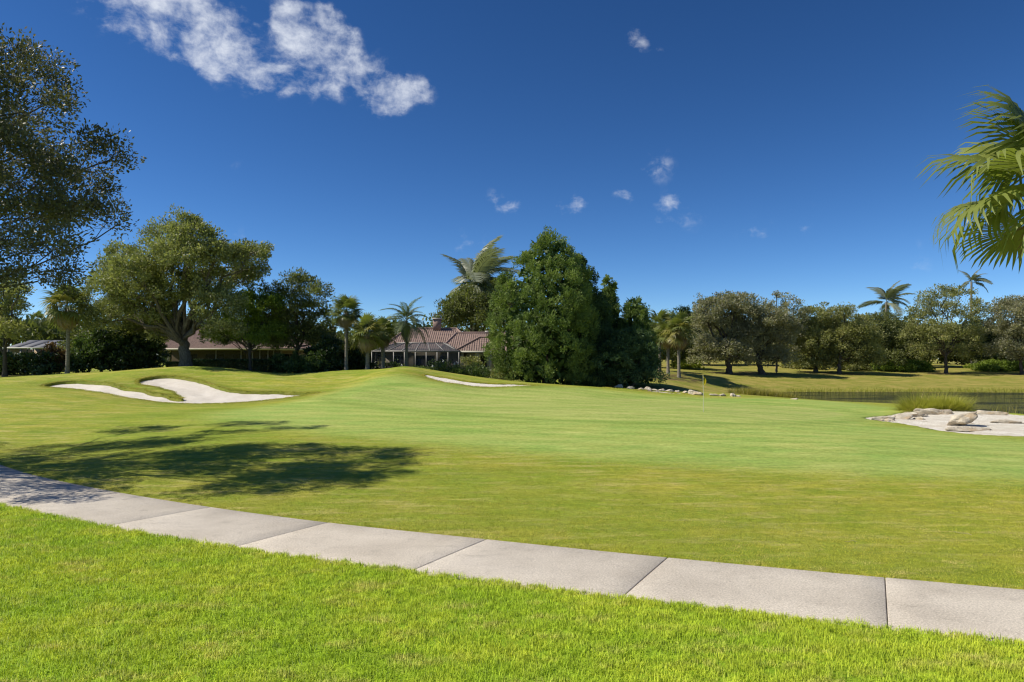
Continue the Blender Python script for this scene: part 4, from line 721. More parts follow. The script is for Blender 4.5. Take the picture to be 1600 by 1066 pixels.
def grass_clump(label, px, z, n_, L, arch, width, spread, seed, mat=GRASS_TALL, group=None, subs=None, name='cordgrass_clump'):
    r_ = rng(seed); cx = (px-800)/FPX*z; g0 = h1(cx, z); root = empty(name, (cx, z, g0)); tag(root, label, 'grass', group); Vs, Fs, Rs, k0 = [], [], [], 0
    for dx, dy_, f in subs or [(0, 0, 1)]:
        V, F, Rn = blades(r_, np.array([[dx, dy_, -.05]]), int(n_*f), L*(.75+.25*f), arch, width, spread); Vs.append(V); Fs.append(F+k0); Rs.append(Rn); k0 += len(V)
    o = obj('blades', mesh('blades', np.concatenate(Vs), np.concatenate(Fs), mat, True, {'rnd': np.concatenate(Rs)}), root); o['kind'] = 'stuff'
    return root
grass_clump('big fountain-like cordgrass clump behind the shell bed rocks', 1461, 46.6, 2300, 2.3, .75, .036, .3, 620, subs=[(-1.15, 0, 1), (-.35, .2, 1), (.45, 0, 1), (1.2, .1, .9)])
grass_clump('small yellow grass tuft at the shell bed rim', 1405, 44.2, 260, .6, .6, .014, .2, 621)
r_ = rng(630)
for (x0, x1, z0, z1, n_, L, nm, lab) in [(1140, 1250, 66.5, 71, 3800, 1.0, 'reed_bed', 'golden reeds at the near end of the pond'), (1035, 1150, 64, 69, 2600, .7, 'marsh_grass', 'dark green marsh grass behind the line of rocks'), (1230, 1800, 78.5, 82.5, 7000, .62, 'shore_grass', 'bright yellow-green grass fringing the far shore'), (1540, 1640, 44.5, 46.5, 110, .7, 'shore_reeds', 'sparse thin reeds by the near shore')]:
    z = r_.uniform(z0, z1, n_*2); px = r_.uniform(x0, x1, n_*2); x = (px-800)/FPX*z; sd = poly_sd(POND, x, z); kk = (sd > -.9) & (sd < (4.5 if L > .6 else 2.6)); x, z = x[kk][:n_], z[kk][:n_]; g_ = np.maximum(H(x, z), WATER-.4)
    V, F, Rn = blades(r_, np.c_[x, z, g_], len(x), L, .35, .03 if n_ > 500 else .022, .05, nseg=3)
    tag(obj(nm, mesh(nm, V, F, (LEAF_HEDGE if nm == 'marsh_grass' else REED if 'reed' in nm else GRASS_TALL), True, {'rnd': Rn})), lab, kind='stuff')

# ------------------------------------------------------------------ rocks
rk = NT('limestone'); o_ = rk.objco(); n1 = rk.noise(o_, 1.6, 6, .7, (1, 1, 2.5)); n2 = rk.noise(o_, 9, 5, .75)
c = rk.mix(rk.rng(n1, .35, .65), (.47, .40, .30), (.72, .64, .51)); c = rk.mix(rk.rng(rk.noise(o_, 1.1, 3), .5, .68, 0, .7), c, (.52, .36, .19)); c = rk.mix(rk.rng(n2, .55, .75, 0, .7), c, (.12, .11, .10))
MAT_ROCK = rk.done(rk.bsdf(c, .92, .15, rk.bump(rk.math('ADD', n1, n2), 1., .09)))
def rock_mesh(seed, size, cuts=9):
    import bmesh
    r_ = rng(seed); bm = bmesh.new(); bmesh.ops.create_icosphere(bm, subdivisions=4, radius=1.)
    V = np.array([v.co for v in bm.verts]); F = np.array([[v.index for v in f.verts] for f in bm.faces]); bm.free()
    for n_ in ball(r_, cuts): d = r_.uniform(.5, .82); s_ = V@n_; V = V-np.maximum(s_-d, 0)[:, None]*n_*.92
    for k in range(5):
        q = ball(r_, 1)[0]*(3+3*k); V = V*(1+.13/(k+1)*np.sin(V@q+r_.uniform(0, 6))[:, None])
    V += r_.normal(size=V.shape)*.008; V *= np.array(size); V[:, 2] += size[2]*.45
    return mesh('boulder', V, F, MAT_ROCK, False)
def rock(label, px, py, size, seed, rz=0, tilt=0, z=None, group=None, up=0.):
    x, y = hit(px, py) if z is None else ((px-800)/FPX*z, z); g0 = float(H(np.array([x]), np.array([y]), False)[0])
    o = obj('boulder', rock_mesh(seed, size), None, (x, y, g0-.05+up)); o.rotation_euler = (R(tilt)*.4, R(tilt), R(rz)); return tag(o, label, 'rock', group)
rock('large tilted tan limestone slab lying on the white shell bed', 1500, 666, (.95, .6, .36), 1, 10, -15, up=.26)
rock('grey pitted ledge rock supporting the tilted tan slab', 1508, 673, (1.05, .42, .2), 2, -4, 3)
rock('low grey ledge behind the tilted slab below the cordgrass', 1460, 648, (1.3, .55, .32), 3, -8, 3)
rock('flat pale ledge running under the cordgrass clump', 1420, 652, (1.0, .45, .2), 4, -10, -3)
rock('yellow-brown low rock beside the small grass tuft', 1408, 655.5, (.8, .42, .26), 5, 14, -5)
rock('crumbled pale rock at the tip of the shell bed', 1378, 656.5, (.8, .34, .18), 6, 8, 0)
rock('small tan flat rock half sunk in the shell sand', 1572, 662, (.85, .34, .18), 7, -6, 4)
rock('grey flat ledge behind the slab near the pond edge', 1540, 648, (1.2, .5, .3), 8, -14, 0)
for i, (px, py, sx, lab) in enumerate([(968, 607, .55, 'tan rock at the tiny sand patch'), (985, 610, .6, 'flat pale rock at the start of the rock line'), (1002, 610, .5, 'blocky cream rock above the small sand bunker'), (1012, 610.5, .5, 'pale upright rock in the middle of the rock line'), (1022, 611.5, .5, 'rounded cream rock in the rock line'), (1034, 612.5, .6, 'pinkish rock in the rock line'), (1046, 613, .5, 'small grey rock before the marsh grass'),
        (1058, 615.5, .5, 'tan rock at the end of the small sand bunker'), (1070, 616, .45, 'low tan rock before the dark marsh grass'), (1086, 616, .7, 'wide pale rock just short of the flagstick'), (1115, 620, .55, 'flat pale rock just past the flagstick'), (1128, 621, .6, 'layered cream rock between marsh grass and reeds'), (1145, 621.5, .5, 'white rock at the foot of the reeds'), (1152, 622, .35, 'small white rock beside the reeds'), (1242, 622.5, .4, 'tiny pale rock at the reed bed end')]):
    rock(lab, px, py+.5, (sx*.9, sx*.55, sx*(.34 if i % 3 else .5)), 20+i, i*37, 6*((i % 3)-1), z=61.5-(i > 8)*2.2-(i > 13)*1.2 if i else 62.5, group='limestone rocks along the back of the green')

r_ = rng(77); small = [rock_mesh(90+k, (.22, .15, .09)) for k in range(4)]; k = 0
while k < 22:
    x, y = r_.uniform(WASTE[:, 0].min(), 25), r_.uniform(34, 47)
    if poly_sd(WASTE, np.array([x]), np.array([y]))[0] > -.25: continue
    o = obj('stone', small[k % 4], None, (x, y, float(H(np.array([x]), np.array([y]), False)[0])-.02)); o.rotation_euler.z = r_.uniform(0, 6); q = r_.uniform(.5, 1.7); o.scale = (q, q*r_.uniform(.7, 1), q*.8); k += 1
    tag(o, 'small pale loose stone scattered on the white shell bed', 'stone', 'loose stones on the shell bed')
# ------------------------------------------------------------------ flagstick
fx_, fy_ = hit(1099, 643.5); g0 = h1(fx_, fy_); root = tag(empty('golf_flagstick', (fx_, fy_, g0)), 'slim white flagstick with a limp yellow flag on the green', 'flag')
MAT_POLE = plain('flagstick_paint', (.72, .68, .50), .4, .5, .05); MAT_CUP = plain('cup_liner', (.02, .02, .02), .8)
mb = MB(); mb.tube([(0, 0, -.1), (0, 0, 1.1), (-.02, 0, 2.15)], [.016, .014, .011], 8); mb.build('pole', MAT_POLE, root, True)
mb = MB(); a = np.linspace(0, 2*np.pi, 17)[:-1]; mb.add(np.c_[.054*np.cos(a), .054*np.sin(a), np.full(16, .004)], [list(range(16))]); mb.build('cup', MAT_CUP, root)
fm = NT('yellow_flag_cloth'); oc = fm.objco(); sx = fm.n('ShaderNodeSeparateXYZ'); fm.l(oc, sx.inputs[0])
mk = fm.math('LESS_THAN', fm.math('ADD', fm.math('POWER', fm.math('DIVIDE', fm.math('SUBTRACT', sx.outputs[2], 1.90), .085), 2.), fm.math('POWER', fm.math('DIVIDE', fm.math('SUBTRACT', sx.outputs[0], .05), .05), 2.)), 1.)
p = fm.bsdf(fm.mix(mk, (.66, .52, .02), (.05, .06, .02)), .7, .2); t_ = fm.n('ShaderNodeBsdfTranslucent'); t_.inputs[0].default_value = (.7, .55, .03, 1); x_ = fm.n('ShaderNodeMixShader'); x_.inputs[0].default_value = .3; fm.l(p.outputs[0], x_.inputs[1]); fm.l(t_.outputs[0], x_.inputs[2]); MAT_FLAG = fm.done(x_)
U, Vv = np.meshgrid(np.linspace(0, 1, 15), np.linspace(0, 1, 13)); U, Vv = U.ravel(), Vv.ravel()
X = -.02+.20*np.sin(np.pi*(.04+.84*Vv))*U; Y = .05*np.sin(U*11+Vv*3)*U; Z = 2.14-.60*Vv-.08*U*(1-Vv); i = (np.arange(12)[:, None]*15+np.arange(14)[None]).ravel(); F = np.stack([i, i+1, i+16, i+15], 1)
obj('flag_cloth', mesh('flag_cloth', np.c_[X, Y, Z], F, MAT_FLAG, True), root)
# utility pole among the far oaks
z = 101; cx = (1213.5-800)/FPX*z; g0 = h1(cx, z); top = CAM_H+(HORIZON-462)/FPX*z-g0; MAT_DKPOLE = plain('dark_pole_paint', (.025, .03, .028), .5, .4)
root = tag(empty('light_pole', (cx, z, g0)), 'thin dark light pole sticking up from the far oaks', 'pole'); mb = MB(); mb.tube([(0, 0, -.2), (0, 0, top)], [.085, .06], 8); mb.build('post', MAT_DKPOLE, root, True); mb = MB(); mb.box(-.22, .12, -.1, .1, top, top+.12); mb.build('lamp_head', MAT_DKPOLE, root)

# ------------------------------------------------------------------ houses
MAT_STUCCO = plain('cream_stucco', (.52, .46, .37), .9, .1, .1, 3, .2); MAT_STUCCO2 = plain('tan_stucco', (.42, .33, .24), .9, .1, .1, 3, .2); MAT_TRIM = plain('trim_paint', (.55, .52, .46), .6, .3, .06)
MAT_BRONZE = plain('cage_aluminium', (.22, .21, .20), .45, .5, .06); MAT_DARKROOM = plain('shaded_interior', (.06, .05, .045), .9, .1, .2); MAT_GLASS = plain('window_glass', (.012, .014, .016), .06, .6, .1); MAT_PAVE = plain('terrace_paving', (.36, .31, .26), .9, .2, .15)
tm = NT('barrel_tile'); o_ = tm.pos(); v1 = tm.noise(o_, 2.6, 4, .7); v2 = tm.noise(o_, .35, 3); c = tm.mix(tm.rng(v1, .3, .7), (.235, .165, .140), (.345, .245, .208)); c = tm.mix(tm.rng(v2, .45, .7, 0, .45), c, (.22, .165, .145)); c = tm.mix(tm.rng(tm.noise(o_, 11, 3), .55, .75, 0, .35), c, (.40, .30, .25))
MAT_TILE = tm.done(tm.bsdf(c, .85, .2, tm.bump(v1, .4, .03)))
sm = NT('insect_screen'); t_ = sm.n('ShaderNodeBsdfTransparent'); p = sm.bsdf((.075, .075, .085), .8, .2); x_ = sm.n('ShaderNodeMixShader'); x_.inputs[0].default_value = .68; sm.l(t_.outputs[0], x_.inputs[1]); sm.l(p.outputs[0], x_.inputs[2]); MAT_SCREEN = sm.done(x_); MAT_PORCH_SHADE = MAT_SCREEN.copy(); MAT_PORCH_SHADE.name = 'porch_shade_screen'; [setattr(n.inputs[0], 'default_value', .86) for n in MAT_PORCH_SHADE.node_tree.nodes if n.type == 'MIX_SHADER']; [setattr(n.inputs['Base Color'], 'default_value', (.035, .033, .033, 1)) for n in MAT_PORCH_SHADE.node_tree.nodes if n.type == 'BSDF_PRINCIPLED']  # the denser, darker copy stands in for shade inside the porch
def roof_plane(mb, el, er, tl, tr, pitch=.26, rad=.05):
    """barrel-tile rows up a roof plane: eave left/right, top left/right (seen from below the eave)"""
    el, er, tl, tr = (np.array(p, float) for p in (el, er, tl, tr)); U = er-el; Wd = np.linalg.norm(U); U /= Wd
    up = (tl-el)-U*((tl-el)@U); Hh = np.linalg.norm(up); up /= Hh; N = np.cross(U, up); N = N if N[2] > 0 else -N
    a, b = (tl-el)@U, (tr-el)@U
    mb.add([el, er, tr, tl] if np.linalg.norm(tl-tr) > .05 else [el, er, tr], [[0, 1, 2, 3]] if np.linalg.norm(tl-tr) > .05 else [[0, 1, 2]])
    th = np.linspace(0, np.pi, 5); n_ = int(Wd/pitch)
    for k in range(n_):
        u = (k+.5)*Wd/n_; f = 1. if a <= u <= b else (u/a if u < a else (Wd-u)/(Wd-b)); L = Hh*f-.05
        if L < .25: continue
        steps_ = max(1, int(L/.45)); V = []
        for j in range(steps_):
            for q, h_ in ((j*L/steps_, .03), ((j+1)*L/steps_, 0.)):
                V += [el+U*(u+rad*math.cos(t)*1.15)+up*q+N*(rad*math.sin(t)+h_) for t in th]
        F = [(j*10+i, j*10+i+1, j*10+i+6, j*10+i+5) for j in range(steps_) for i in range(4)]; mb.add(V, F)
def hip_roof(root, x0, x1, y0, y1, ze, zr, ins_l, ins_r, name='roof', cap=True):
    """hip roof; ins = how far the ridge ends stand in from each side"""
    ym = (y0+y1)/2; a, b, c_, d = (x0, y0, ze), (x1, y0, ze), (x1, y1, ze), (x0, y1, ze); rl, rr = (x0+ins_l, ym, zr), (x1-ins_r, ym, zr); mb = MB()
    roof_plane(mb, a, b, rl, rr); roof_plane(mb, c_, d, rr, rl); roof_plane(mb, d, a, rl, rl); roof_plane(mb, b, c_, rr, rr); o = mb.build(name, MAT_TILE, root)
    if cap:
        m2 = MB()
        for p, q in ((a, rl), (b, rr), (c_, rr), (d, rl), (rl, rr)):
            if np.linalg.norm(np.array(p)-np.array(q)) > .1: m2.tube([np.array(p)+(0, 0, .06), np.array(q)+(0, 0, .06)], .13, 8)
        m2.build('ridge_cap', MAT_TILE, o, True)
        m3 = MB(); m3.box(x0+.06, x1-.06, y0+.06, y1-.06, ze-.22, ze-.01); m3.build('fascia', MAT_TRIM, o)
    return o
def window(root, x0, x1, z0, z1, y, mull=1, name='window'):
    mb = MB(); w_ = .07; mb.box(x0, x1, y-.05, y+.02, z0, z0+w_).box(x0, x1, y-.05, y+.02, z1-w_, z1).box(x0, x0+w_, y-.05, y+.02, z0+w_, z1-w_).box(x1-w_, x1, y-.05, y+.02, z0+w_, z1-w_)
    o = mb.build(name, MAT_TRIM, root); n_ = mull+1
    for k in range(n_):
        a = x0+w_+(x1-x0-2*w_)*k/n_; b = x0+w_+(x1-x0-2*w_)*(k+1)/n_; mb = MB(); mb.box(a+.015, b-.015, y-.015, y-.005, z0+w_, z1-w_); mb.build('pane', MAT_GLASS, o)
        if k: mb = MB(); mb.box(a-.025, a+.025, y-.045, y+.015, z0+w_, z1-w_); mb.build('mullion', MAT_TRIM, o)
    return o
HX, HY = -8., 82.; hg = 1.75
house = tag(empty('tiled_house', (HX, HY, hg)), 'cream house with pinkish barrel-tile hip roofs and chimney beside the broad cedar', 'house')
def loc(px, z): return (px-800)/FPX*z-HX
mb = MB(); mb.box(-7.4, 3.4, 1.2, 12, -.3, 2.95); mb.build('wall', MAT_STUCCO, house)
hip_roof(house, -8.2, 4.0, .6, 12.6, 2.95, 5.75, 2.6, 3.2)
mb = MB(); mb.box(.2, 11.8, -1.2, 9, -.3, 2.85); mb.build('wall', MAT_STUCCO, house)
hip_roof(house, -.6, 12.4, -1.8, 9.6, 2.85, 5.1, 1.6, 5.0)
mb = MB(); mb.box(2.2, 2.55, -5.2, -4.85, -.3, 2.8).box(4.0, 4.3, -5.2, -4.9, -.3, 2.8).box(5.4, 5.75, -5.2, -4.85, -.3, 2.8).box(7.6, 8., -5.2, -4.8, -.3, 2.8); mb.build('porch_column', MAT_STUCCO, house)
mb = MB(); mb.box(2.9, 8., -4.2, -1.2, -.3, 2.8); mb.build('wall', MAT_STUCCO, house)
hip_roof(house, 1.7, 8.6, -5.6, -.6, 2.8, 4.35, 2.6, 1.2, 'porch_roof')
mb = MB(); mb.box(-2.2, -1.2, 6.0, 6.9, 5.6, 7.0); ch = mb.build('chimney', MAT_TILE, house); mb = MB(); mb.box(-2.32, -1.08, 5.88, 7.02, 7.0, 7.14); mb.build('chimney_cap', MAT_TRIM, ch)
mb = MB(); mb.bar((-2.1, 6.1, 7.1), (-2.1, 6.1, 7.6), .07).bar((-1.3, 6.1, 7.1), (-1.3, 6.1, 7.6), .07).bar((-2.2, 6.1, 7.62), (-1.2, 6.1, 7.62), .07).bar((-2.1, 6.8, 7.1), (-2.1, 6.8, 7.6), .07).bar((-1.3, 6.8, 7.1), (-1.3, 6.8, 7.6), .07); mb.build('spark_guard', MAT_DKPOLE, ch)
window(house, 3.2, 5.2, .4, 2.3, -4.21); window(house, 5.9, 7.4, .4, 2.3, -4.21)
for a, b in ((-6.6, -4.6), (-4.0, -1.4), (-.8, 1.2)): window(house, a, b, .02, 2.3, 1.19, 1, 'sliding_door')
for a in (5.0, 8.5): mb = MB(); mb.box(a-.3, a+.3, 1.2, 1.7, 5.1, 5.3); mb.build('roof_vent', MAT_TRIM, house)
# pool cage
CXA, CXB, CY0, CY1, CE, CT = -7.6, 2.1, -6.0, .9, 2.72, 3.72
cage = tag(empty('pool_cage', (HX, HY, hg)), 'grey aluminium pool cage with dark insect screens in front of the tiled house', 'screen enclosure')
tl, trr, ty = CXA+2.4, CXB-2.0, CY0+2.4
xs = np.linspace(CXA, CXB, 9); b8 = []
def beam(a, b, w_=.09, nm='beam'): mb = MB(); mb.bar(a, b, w_); return mb.build(nm, MAT_BRONZE, cage)
for x in xs: beam((x, CY0, -.2), (x, CY0, CE), .10, 'post')
for y in (CY0+2.3, CY0+4.6): beam((CXA, y, -.2), (CXA, y, CE), .10, 'post'); beam((CXB, y, -.2), (CXB, y, CE), .1, 'post')
beam((CXA-.05, CY0, CE), (CXB+.05, CY0, CE), .13); beam((CXA, CY0, CE), (CXA, CY1, CE), .12); beam((CXB, CY0, CE), (CXB, CY1, CE), .12); beam((CXA, CY0, .95), (CXB, CY0, .95), .07, 'chair_rail')
beam((tl, ty, CT), (trr, ty, CT), .12); beam((tl, ty, CT), (tl, CY1, CT), .10); beam((trr, ty, CT), (trr, CY1, CT), .10)
tx = np.linspace(tl, trr, 7); ex = np.linspace(CXA, CXB, 7)
for a, b in zip(ex, tx): beam((a, CY0, CE), (b, ty, CT), .10, 'rafter')
for y in (CY0+3.6, CY0+5.2): beam((CXA, y, CE), (tl, y, CT), .09, 'rafter'); beam((CXB, y, CE), (trr, y, CT), .09, 'rafter'); beam((tl, y, CT), (trr, y, CT), .08)
for k in range(6):
    mb = MB(); mb.quad((ex[k], CY0, CE), (ex[k+1], CY0, CE), (tx[k+1], ty, CT), (tx[k], ty, CT)); mb.build('screen_panel', MAT_SCREEN, cage)
    mb = MB(); mb.quad((tx[k], ty, CT), (tx[k+1], ty, CT), (tx[k+1], CY1, CT), (tx[k], CY1, CT)); mb.build('screen_panel', MAT_SCREEN, cage)
for s0, t0 in ((CXA, tl), (CXB, trr)): mb = MB(); mb.quad((s0, CY0, CE), (s0, CY1, CE), (t0, CY1, CT), (t0, ty, CT)); mb.build('screen_panel', MAT_SCREEN, cage); mb = MB(); mb.quad((s0, CY0, 0), (s0, CY1, 0), (s0, CY1, CE), (s0, CY0, CE)); mb.build('screen_panel', MAT_SCREEN, cage)
for k in range(8): mb = MB(); mb.quad((xs[k], CY0, 0), (xs[k+1], CY0, 0), (xs[k+1], CY0, CE), (xs[k], CY0, CE)); mb.build('screen_panel', MAT_SCREEN, cage)
mb = MB(); mb.box(CXA-.3, CXB+.3, CY0-.3, 1.15, -.6, .02); tag(obj('terrace', mb.mesh('terrace', MAT_PAVE), None, (HX, HY, hg)), 'stone terrace under the pool cage', kind='structure')
# porch house behind the spreading oak
OX, OY = (335-800)/FPX*84, 84.; og = 2.0
h2 = tag(empty('tiled_house', (OX, OY, og)), 'tan house with a deep columned porch behind the spreading oak', 'house')
mb = MB(); mb.box(-8, 9.4, 5.5, 13, -.3, 2.95); mb.build('wall', MAT_STUCCO2, h2)
hip_roof(h2, -8.6, 10, -.6, 13.6, 2.95, 6.5, 6.5, 6.5)
for x in (-7.6, -5.6): mb = MB(); mb.box(x-.16, x+.16, -.16, .16, -.3, 2.74).box(x-.22, x+.22, -.22, .22, 2.5, 2.73).box(x-.22, x+.22, -.22, .22, -.3, .1); mb.build('porch_column', MAT_STUCCO, h2)
for x in (.2, 3.3, 4.7, 5.6, 6.6, 7.3, 8.2): mb = MB(); mb.box(x-.06, x+.06, -.06, .06, -.3, 2.74); mb.build('post', MAT_BRONZE, h2)
for a, b in zip((-5.6, -2.7, .2, 1.75, 3.3, 4.7, 5.6, 6.6, 7.3), (-2.7, .2, 1.75, 3.3, 4.7, 5.6, 6.6, 7.3, 8.2)): mb = MB(); mb.quad((a, .05, 0), (b, .05, 0), (b, .05, 2.7), (a, .05, 2.7)); mb.build('screen_panel', MAT_PORCH_SHADE, h2)  # dark sheets added between the posts to deepen the porch shade
for a, b in ((-7, -4.6), (-3.6, -1), (0, 2.6), (3.6, 5.6), (6.4, 8.6)): window(h2, a, b, .05, 2.3, 5.49, 1, 'sliding_door')
mb = MB(); mb.box(-8, 9.4, -.4, 5.5, -.6, .02); mb.build('porch_floor', MAT_PAVE, h2)
# screened porch at the far left
h3x, h3y = (30-800)/FPX*80, 80.; h3 = tag(empty('screened_porch', (h3x, h3y, 2.0)), 'low screened porch with grey roof behind the black-green shrubs', 'screen enclosure')
mb = MB(); mb.box(-6, -1.1, .2, 6, -.3, 2.8); mb.build('wall', MAT_STUCCO, h3)
MAT_GREYROOF = plain('grey_roof_panel', (.13, .13, .14), .7, .3, .08)
for k in range(4): mb = MB(); a = -1.6+k*1.5; mb.box(a+.02, a+1.48, 0, .02, 0, .04); o = mb.build('roof_panel', MAT_GREYROOF, h3); o.data.vertices.foreach_set('co', np.array([(x_, y_, z_) for z_ in (0, .05) for (x_, y_) in ((a+.02, -.3), (a+1.48, -.3), (a+.02, 4.), (a+1.48, 4.))]).ravel()); 
for o in h3.children:
    if o.name.startswith('roof_panel'):
        for v in o.data.vertices: v.co.z += 2.85+(v.co.y+.3)*.24
for x in (-1.1, .3, 1.8, 3.2, 4.4): mb = MB(); mb.box(x-.06, x+.06, -.25, -.13, -.3, 2.84); mb.build('post', MAT_BRONZE, h3)
mb = MB(); mb.box(-1.1, 4.4, 3.6, 3.8, -.3, 2.8); mb.build('wall', MAT_STUCCO2, h3)
window(h3, 1.4, 3.4, .3, 2.2, 3.59)
mb = MB(); mb.box(-1.7, 4.7, -.33, -.1, 2.84, 2.99); mb.build('gutter', MAT_TRIM, h3)

# ------------------------------------------------------------------ grass blades (nobody could count them)
def tuft(name, seed, nb, Lr, width, spread, lean, mat):
    r_ = rng(seed); V, F4, F3, k0 = [], [], [], 0
    for k in range(nb):
        b = np.array([r_.normal()*spread, r_.normal()*spread, -.005]); az = r_.uniform(0, 6.283); L = r_.uniform(*Lr); le = abs(r_.normal(0, lean)); d = np.array([math.cos(az), math.sin(az), 0]); s_ = np.array([-d[1], d[0], 0])*width*.5
        m_ = b+d*L*.5*math.sin(le*.6)+np.array([0, 0, L*.55*math.cos(le*.6)]); e = m_+d*L*.5*math.sin(le*1.5)+np.array([0, 0, L*.5*math.cos(min(1.7, le*1.5))])
        V += [b-s_, b+s_, m_+s_*.85, m_-s_*.85, e]; F4.append((k0, k0+1, k0+2, k0+3)); F3.append((k0+3, k0+2, k0+4)); k0 += 5
    me = mesh(name, np.array(V), [np.array(F4), np.array(F3)], mat, True); o = bpy.data.objects.new(name, me); return o
def grassmat(name, a, b, dry, drya, trans=.45):
    m = NT(name); P_ = m.pos(); r_ = m.n('ShaderNodeObjectInfo').outputs['Random']; c = m.mix(m.rng(m.noise(P_, .55, 4, .6), .35, .65), a, b)
    c = m.mix(m.math('MULTIPLY', m.rng(m.noise(P_, 1.4, 4, .65, (.7, 1.6, 1)), .5, .72), drya), c, dry); c = m.mix(1., c, m.mix(r_, (.66, .7, .6), (1.32, 1.26, 1.3)), 'MULTIPLY')
    gn = m.n('ShaderNodeNewGeometry').outputs['Normal']; vm = m.n('ShaderNodeVectorMath', operation='SCALE'); m.l(gn, vm.inputs[0]); vm.inputs['Scale'].default_value = .45
    va = m.n('ShaderNodeVectorMath', operation='ADD'); m.l(vm.outputs[0], va.inputs[0]); va.inputs[1].default_value = (0, 0, .75); vn = m.n('ShaderNodeVectorMath', operation='NORMALIZE'); m.l(va.outputs[0], vn.inputs[0])
    p = m.bsdf(c, .55, .25, vn.outputs[0]); t = m.n('ShaderNodeBsdfTranslucent'); m.l(m.mix(1., c, (1.25, 1.25, .7), 'MULTIPLY'), t.inputs[0]); x = m.n('ShaderNodeMixShader'); x.inputs[0].default_value = trans; m.l(p.outputs[0], x.inputs[1]); m.l(t.outputs[0], x.inputs[2]); return m.done(x)
BL_LAWN = grassmat('lawn_blade', (.420, .600, .040), (.580, .680, .062), (.700, .650, .200), .75, .3); BL_ROUGH = grassmat('rough_blade', (.380, .430, .040), (.520, .490, .068), (.680, .570, .210), .95, .2)
def scatter(name, label, pts, protos, smin, smax, seed, parent=None):
    me = bpy.data.meshes.new(name); me.vertices.add(len(pts)); me.vertices.foreach_set('co', np.asarray(pts, np.float32).ravel()); me.update(); o = obj(name, me, parent); tag(o, label, kind='stuff')
    ng = bpy.data.node_groups.new(name, 'GeometryNodeTree'); ng.interface.new_socket('Geometry', in_out='INPUT', socket_type='NodeSocketGeometry'); ng.interface.new_socket('Geometry', in_out='OUTPUT', socket_type='NodeSocketGeometry')
    N = ng.nodes.new; Lk = ng.links.new; gi, go = N('NodeGroupInput'), N('NodeGroupOutput'); jn = N('GeometryNodeJoinGeometry')
    for q in protos:
        oi_ = N('GeometryNodeObjectInfo'); oi_.inputs['Object'].default_value = q; oi_.inputs['As Instance'].default_value = True; Lk(oi_.outputs['Geometry'], jn.inputs[0])
    ip = N('GeometryNodeInstanceOnPoints'); ip.inputs['Pick Instance'].default_value = True; Lk(gi.outputs[0], ip.inputs['Points']); Lk(jn.outputs[0], ip.inputs['Instance'])
    rv = N('FunctionNodeRandomValue'); rv.data_type = 'FLOAT_VECTOR'; rv.inputs[0].default_value = (-.1, -.1, 0); rv.inputs[1].default_value = (.1, .1, 6.283); rv.inputs['Seed'].default_value = seed; Lk(rv.outputs[0], ip.inputs['Rotation'])
    rs = N('FunctionNodeRandomValue'); rs.data_type = 'FLOAT'; rs.inputs[2].default_value = smin; rs.inputs[3].default_value = smax; rs.inputs['Seed'].default_value = seed+1; Lk(rs.outputs[1], ip.inputs['Scale'])
    ri = N('FunctionNodeRandomValue'); ri.data_type = 'INT'; ri.inputs[4].default_value = 0; ri.inputs[5].default_value = len(protos)-1; ri.inputs['Seed'].default_value = seed+2; Lk(ri.outputs[2], ip.inputs['Instance Index'])
    Lk(ip.outputs[0], go.inputs[0]); md = o.modifiers.new('scatter', 'NODES'); md.node_group = ng; return o
r_ = rng(900)
lawn_p = [tuft('grass_tuft', 901+k, 24, (.025, .090), .0062, .038, .75, BL_LAWN) for k in range(4)]
n_ = 150000; x = r_.uniform(-20, 15, n_); y = r_.uniform(5.2, 23, n_); sd = path_side(x, y); edge = HALFW-.015+.035*np.sin(x*9)*r_.random(n_)
vis = np.abs(x) < y*.95+3; kk = (sd < -edge) & vis; x, y = x[kk], y[kk]
scatter('lawn_grass', 'lush bright green lawn grass on the near side of the path', np.c_[x, y, H(x, y)], lawn_p, .6, 1.45, 1)
x2 = np.concatenate([CL[:, 0]-N_[:, 0]*(HALFW+o_) for o_ in np.linspace(-.01, .05, 14)]); y2 = np.concatenate([CL[:, 1]-N_[:, 1]*(HALFW+o_) for o_ in np.linspace(-.01, .05, 14)])
rough_p = [tuft('rough_tuft', 921+k, 14, (.012, .032), .006, .055, .9, BL_ROUGH) for k in range(4)]
n_ = 150000; y = 9+20*r_.random(n_)**1.7; x = r_.uniform(-1, 1, n_)*(y*.82+2); sd = path_side(x, y); ap = poly_sd(APRON, x, y); kk = (sd > HALFW+.0) & (ap > -.3+r_.random(n_)*1.2); x, y = x[kk], y[kk]
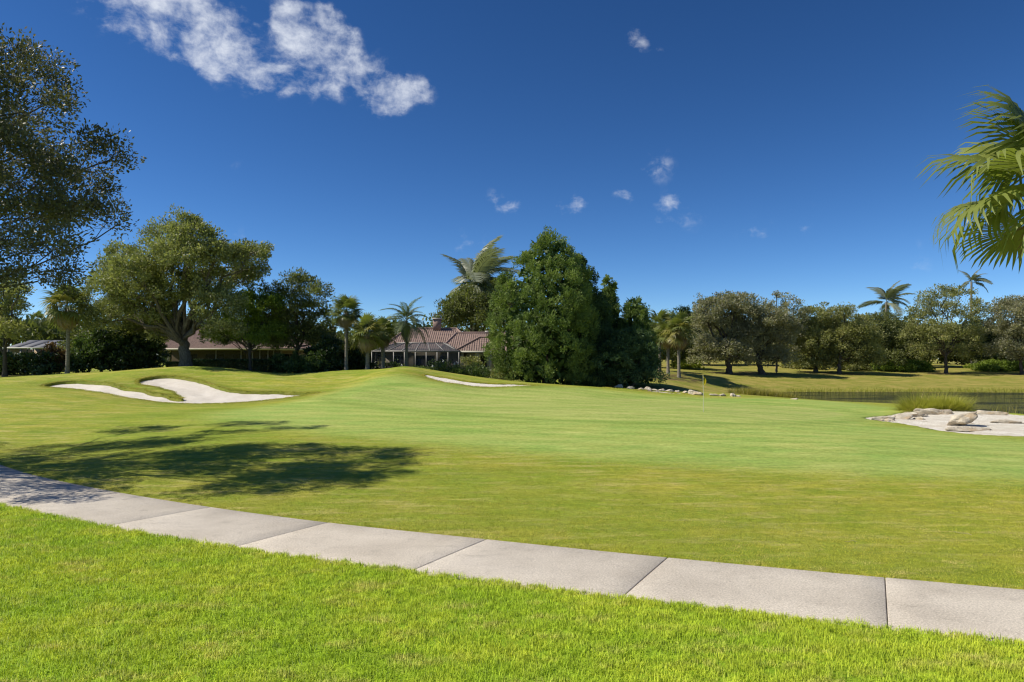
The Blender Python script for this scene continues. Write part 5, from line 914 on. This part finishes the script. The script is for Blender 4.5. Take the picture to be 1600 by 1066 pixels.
scatter('rough_grass', 'short mown yellowish rough grass beyond the path', np.c_[x, y, H(x, y)-.004], rough_p, .8, 1.3, 4)
# turf fringe hanging over the bunker edges
lip_p = [tuft('lip_tuft', 941+k, 14, (.03, .09), .012, .06, .7, BL_ROUGH) for k in range(3)]
pts = []
for P, off in ((bunk_xy, .12), (sliv_xy, .1), (SPIT, .1), (SPIT2, .1)):
    Q = np.concatenate([P+(np.roll(P, -1, 0)-P)*t for t in np.linspace(0, 1, 10, endpoint=False)]); Q = np.repeat(Q, 4, 0)+r_.normal(size=(len(Q)*4, 2))*.12; sd = poly_sd(P, Q[:, 0], Q[:, 1]); Q = Q[(sd > .0) & (sd < .4)]; pts.append(np.c_[Q, H(Q[:, 0], Q[:, 1])])
scatter('bunker_lip_grass', 'shaggy grass fringe along the bunker edges', np.concatenate(pts), lip_p, .8, 1.3, 7)
# fallen palm strands on the rough
MAT_STRAW = plain('dry_straw', (.50, .43, .27), .8)
for i, (px, py, rz, L, lab) in enumerate([(1505, 836, -50, .32, 'curved pale palm strand lying on the rough near the path'), (1330, 848, 10, .25, 'straight pale palm strand lying on the rough')]):
    xx, yy = hit(px, py); t = np.linspace(-.5, .5, 8); mb = MB(); mb.tube(np.c_[t*L, .12*np.cos(t*3)*L, .02+.01*np.sin(t*8)], .004, 5); o = mb.build('palm_strand', MAT_STRAW, None, True); o.location = (xx, yy, h1(xx, yy)); o.rotation_euler.z = R(rz); tag(o, lab, 'debris')

# ------------------------------------------------------------------ far-off wood closing the horizon
r_ = rng(990); lb = []
for k in range(120):
    az = R(r_.uniform(-62, 62)); d_ = r_.uniform(165, 215); x, y = d_*math.sin(az), d_*math.cos(az); h = r_.uniform(7, 11.5); lb.append(((x, y, 1.2+h*.5), (r_.uniform(5, 9), 5, h*.5)))
V, F, Rn, CC = crown_leaves(lb, r_, .11, 22, 1.9, 1.1, .65, .6, .35, .02)
tag(obj('distant_wood', mesh('distant_wood', V, F, LEAF_MID, False, {'rnd': Rn*.7})), 'dark far-off wood closing the horizon', kind='stuff')
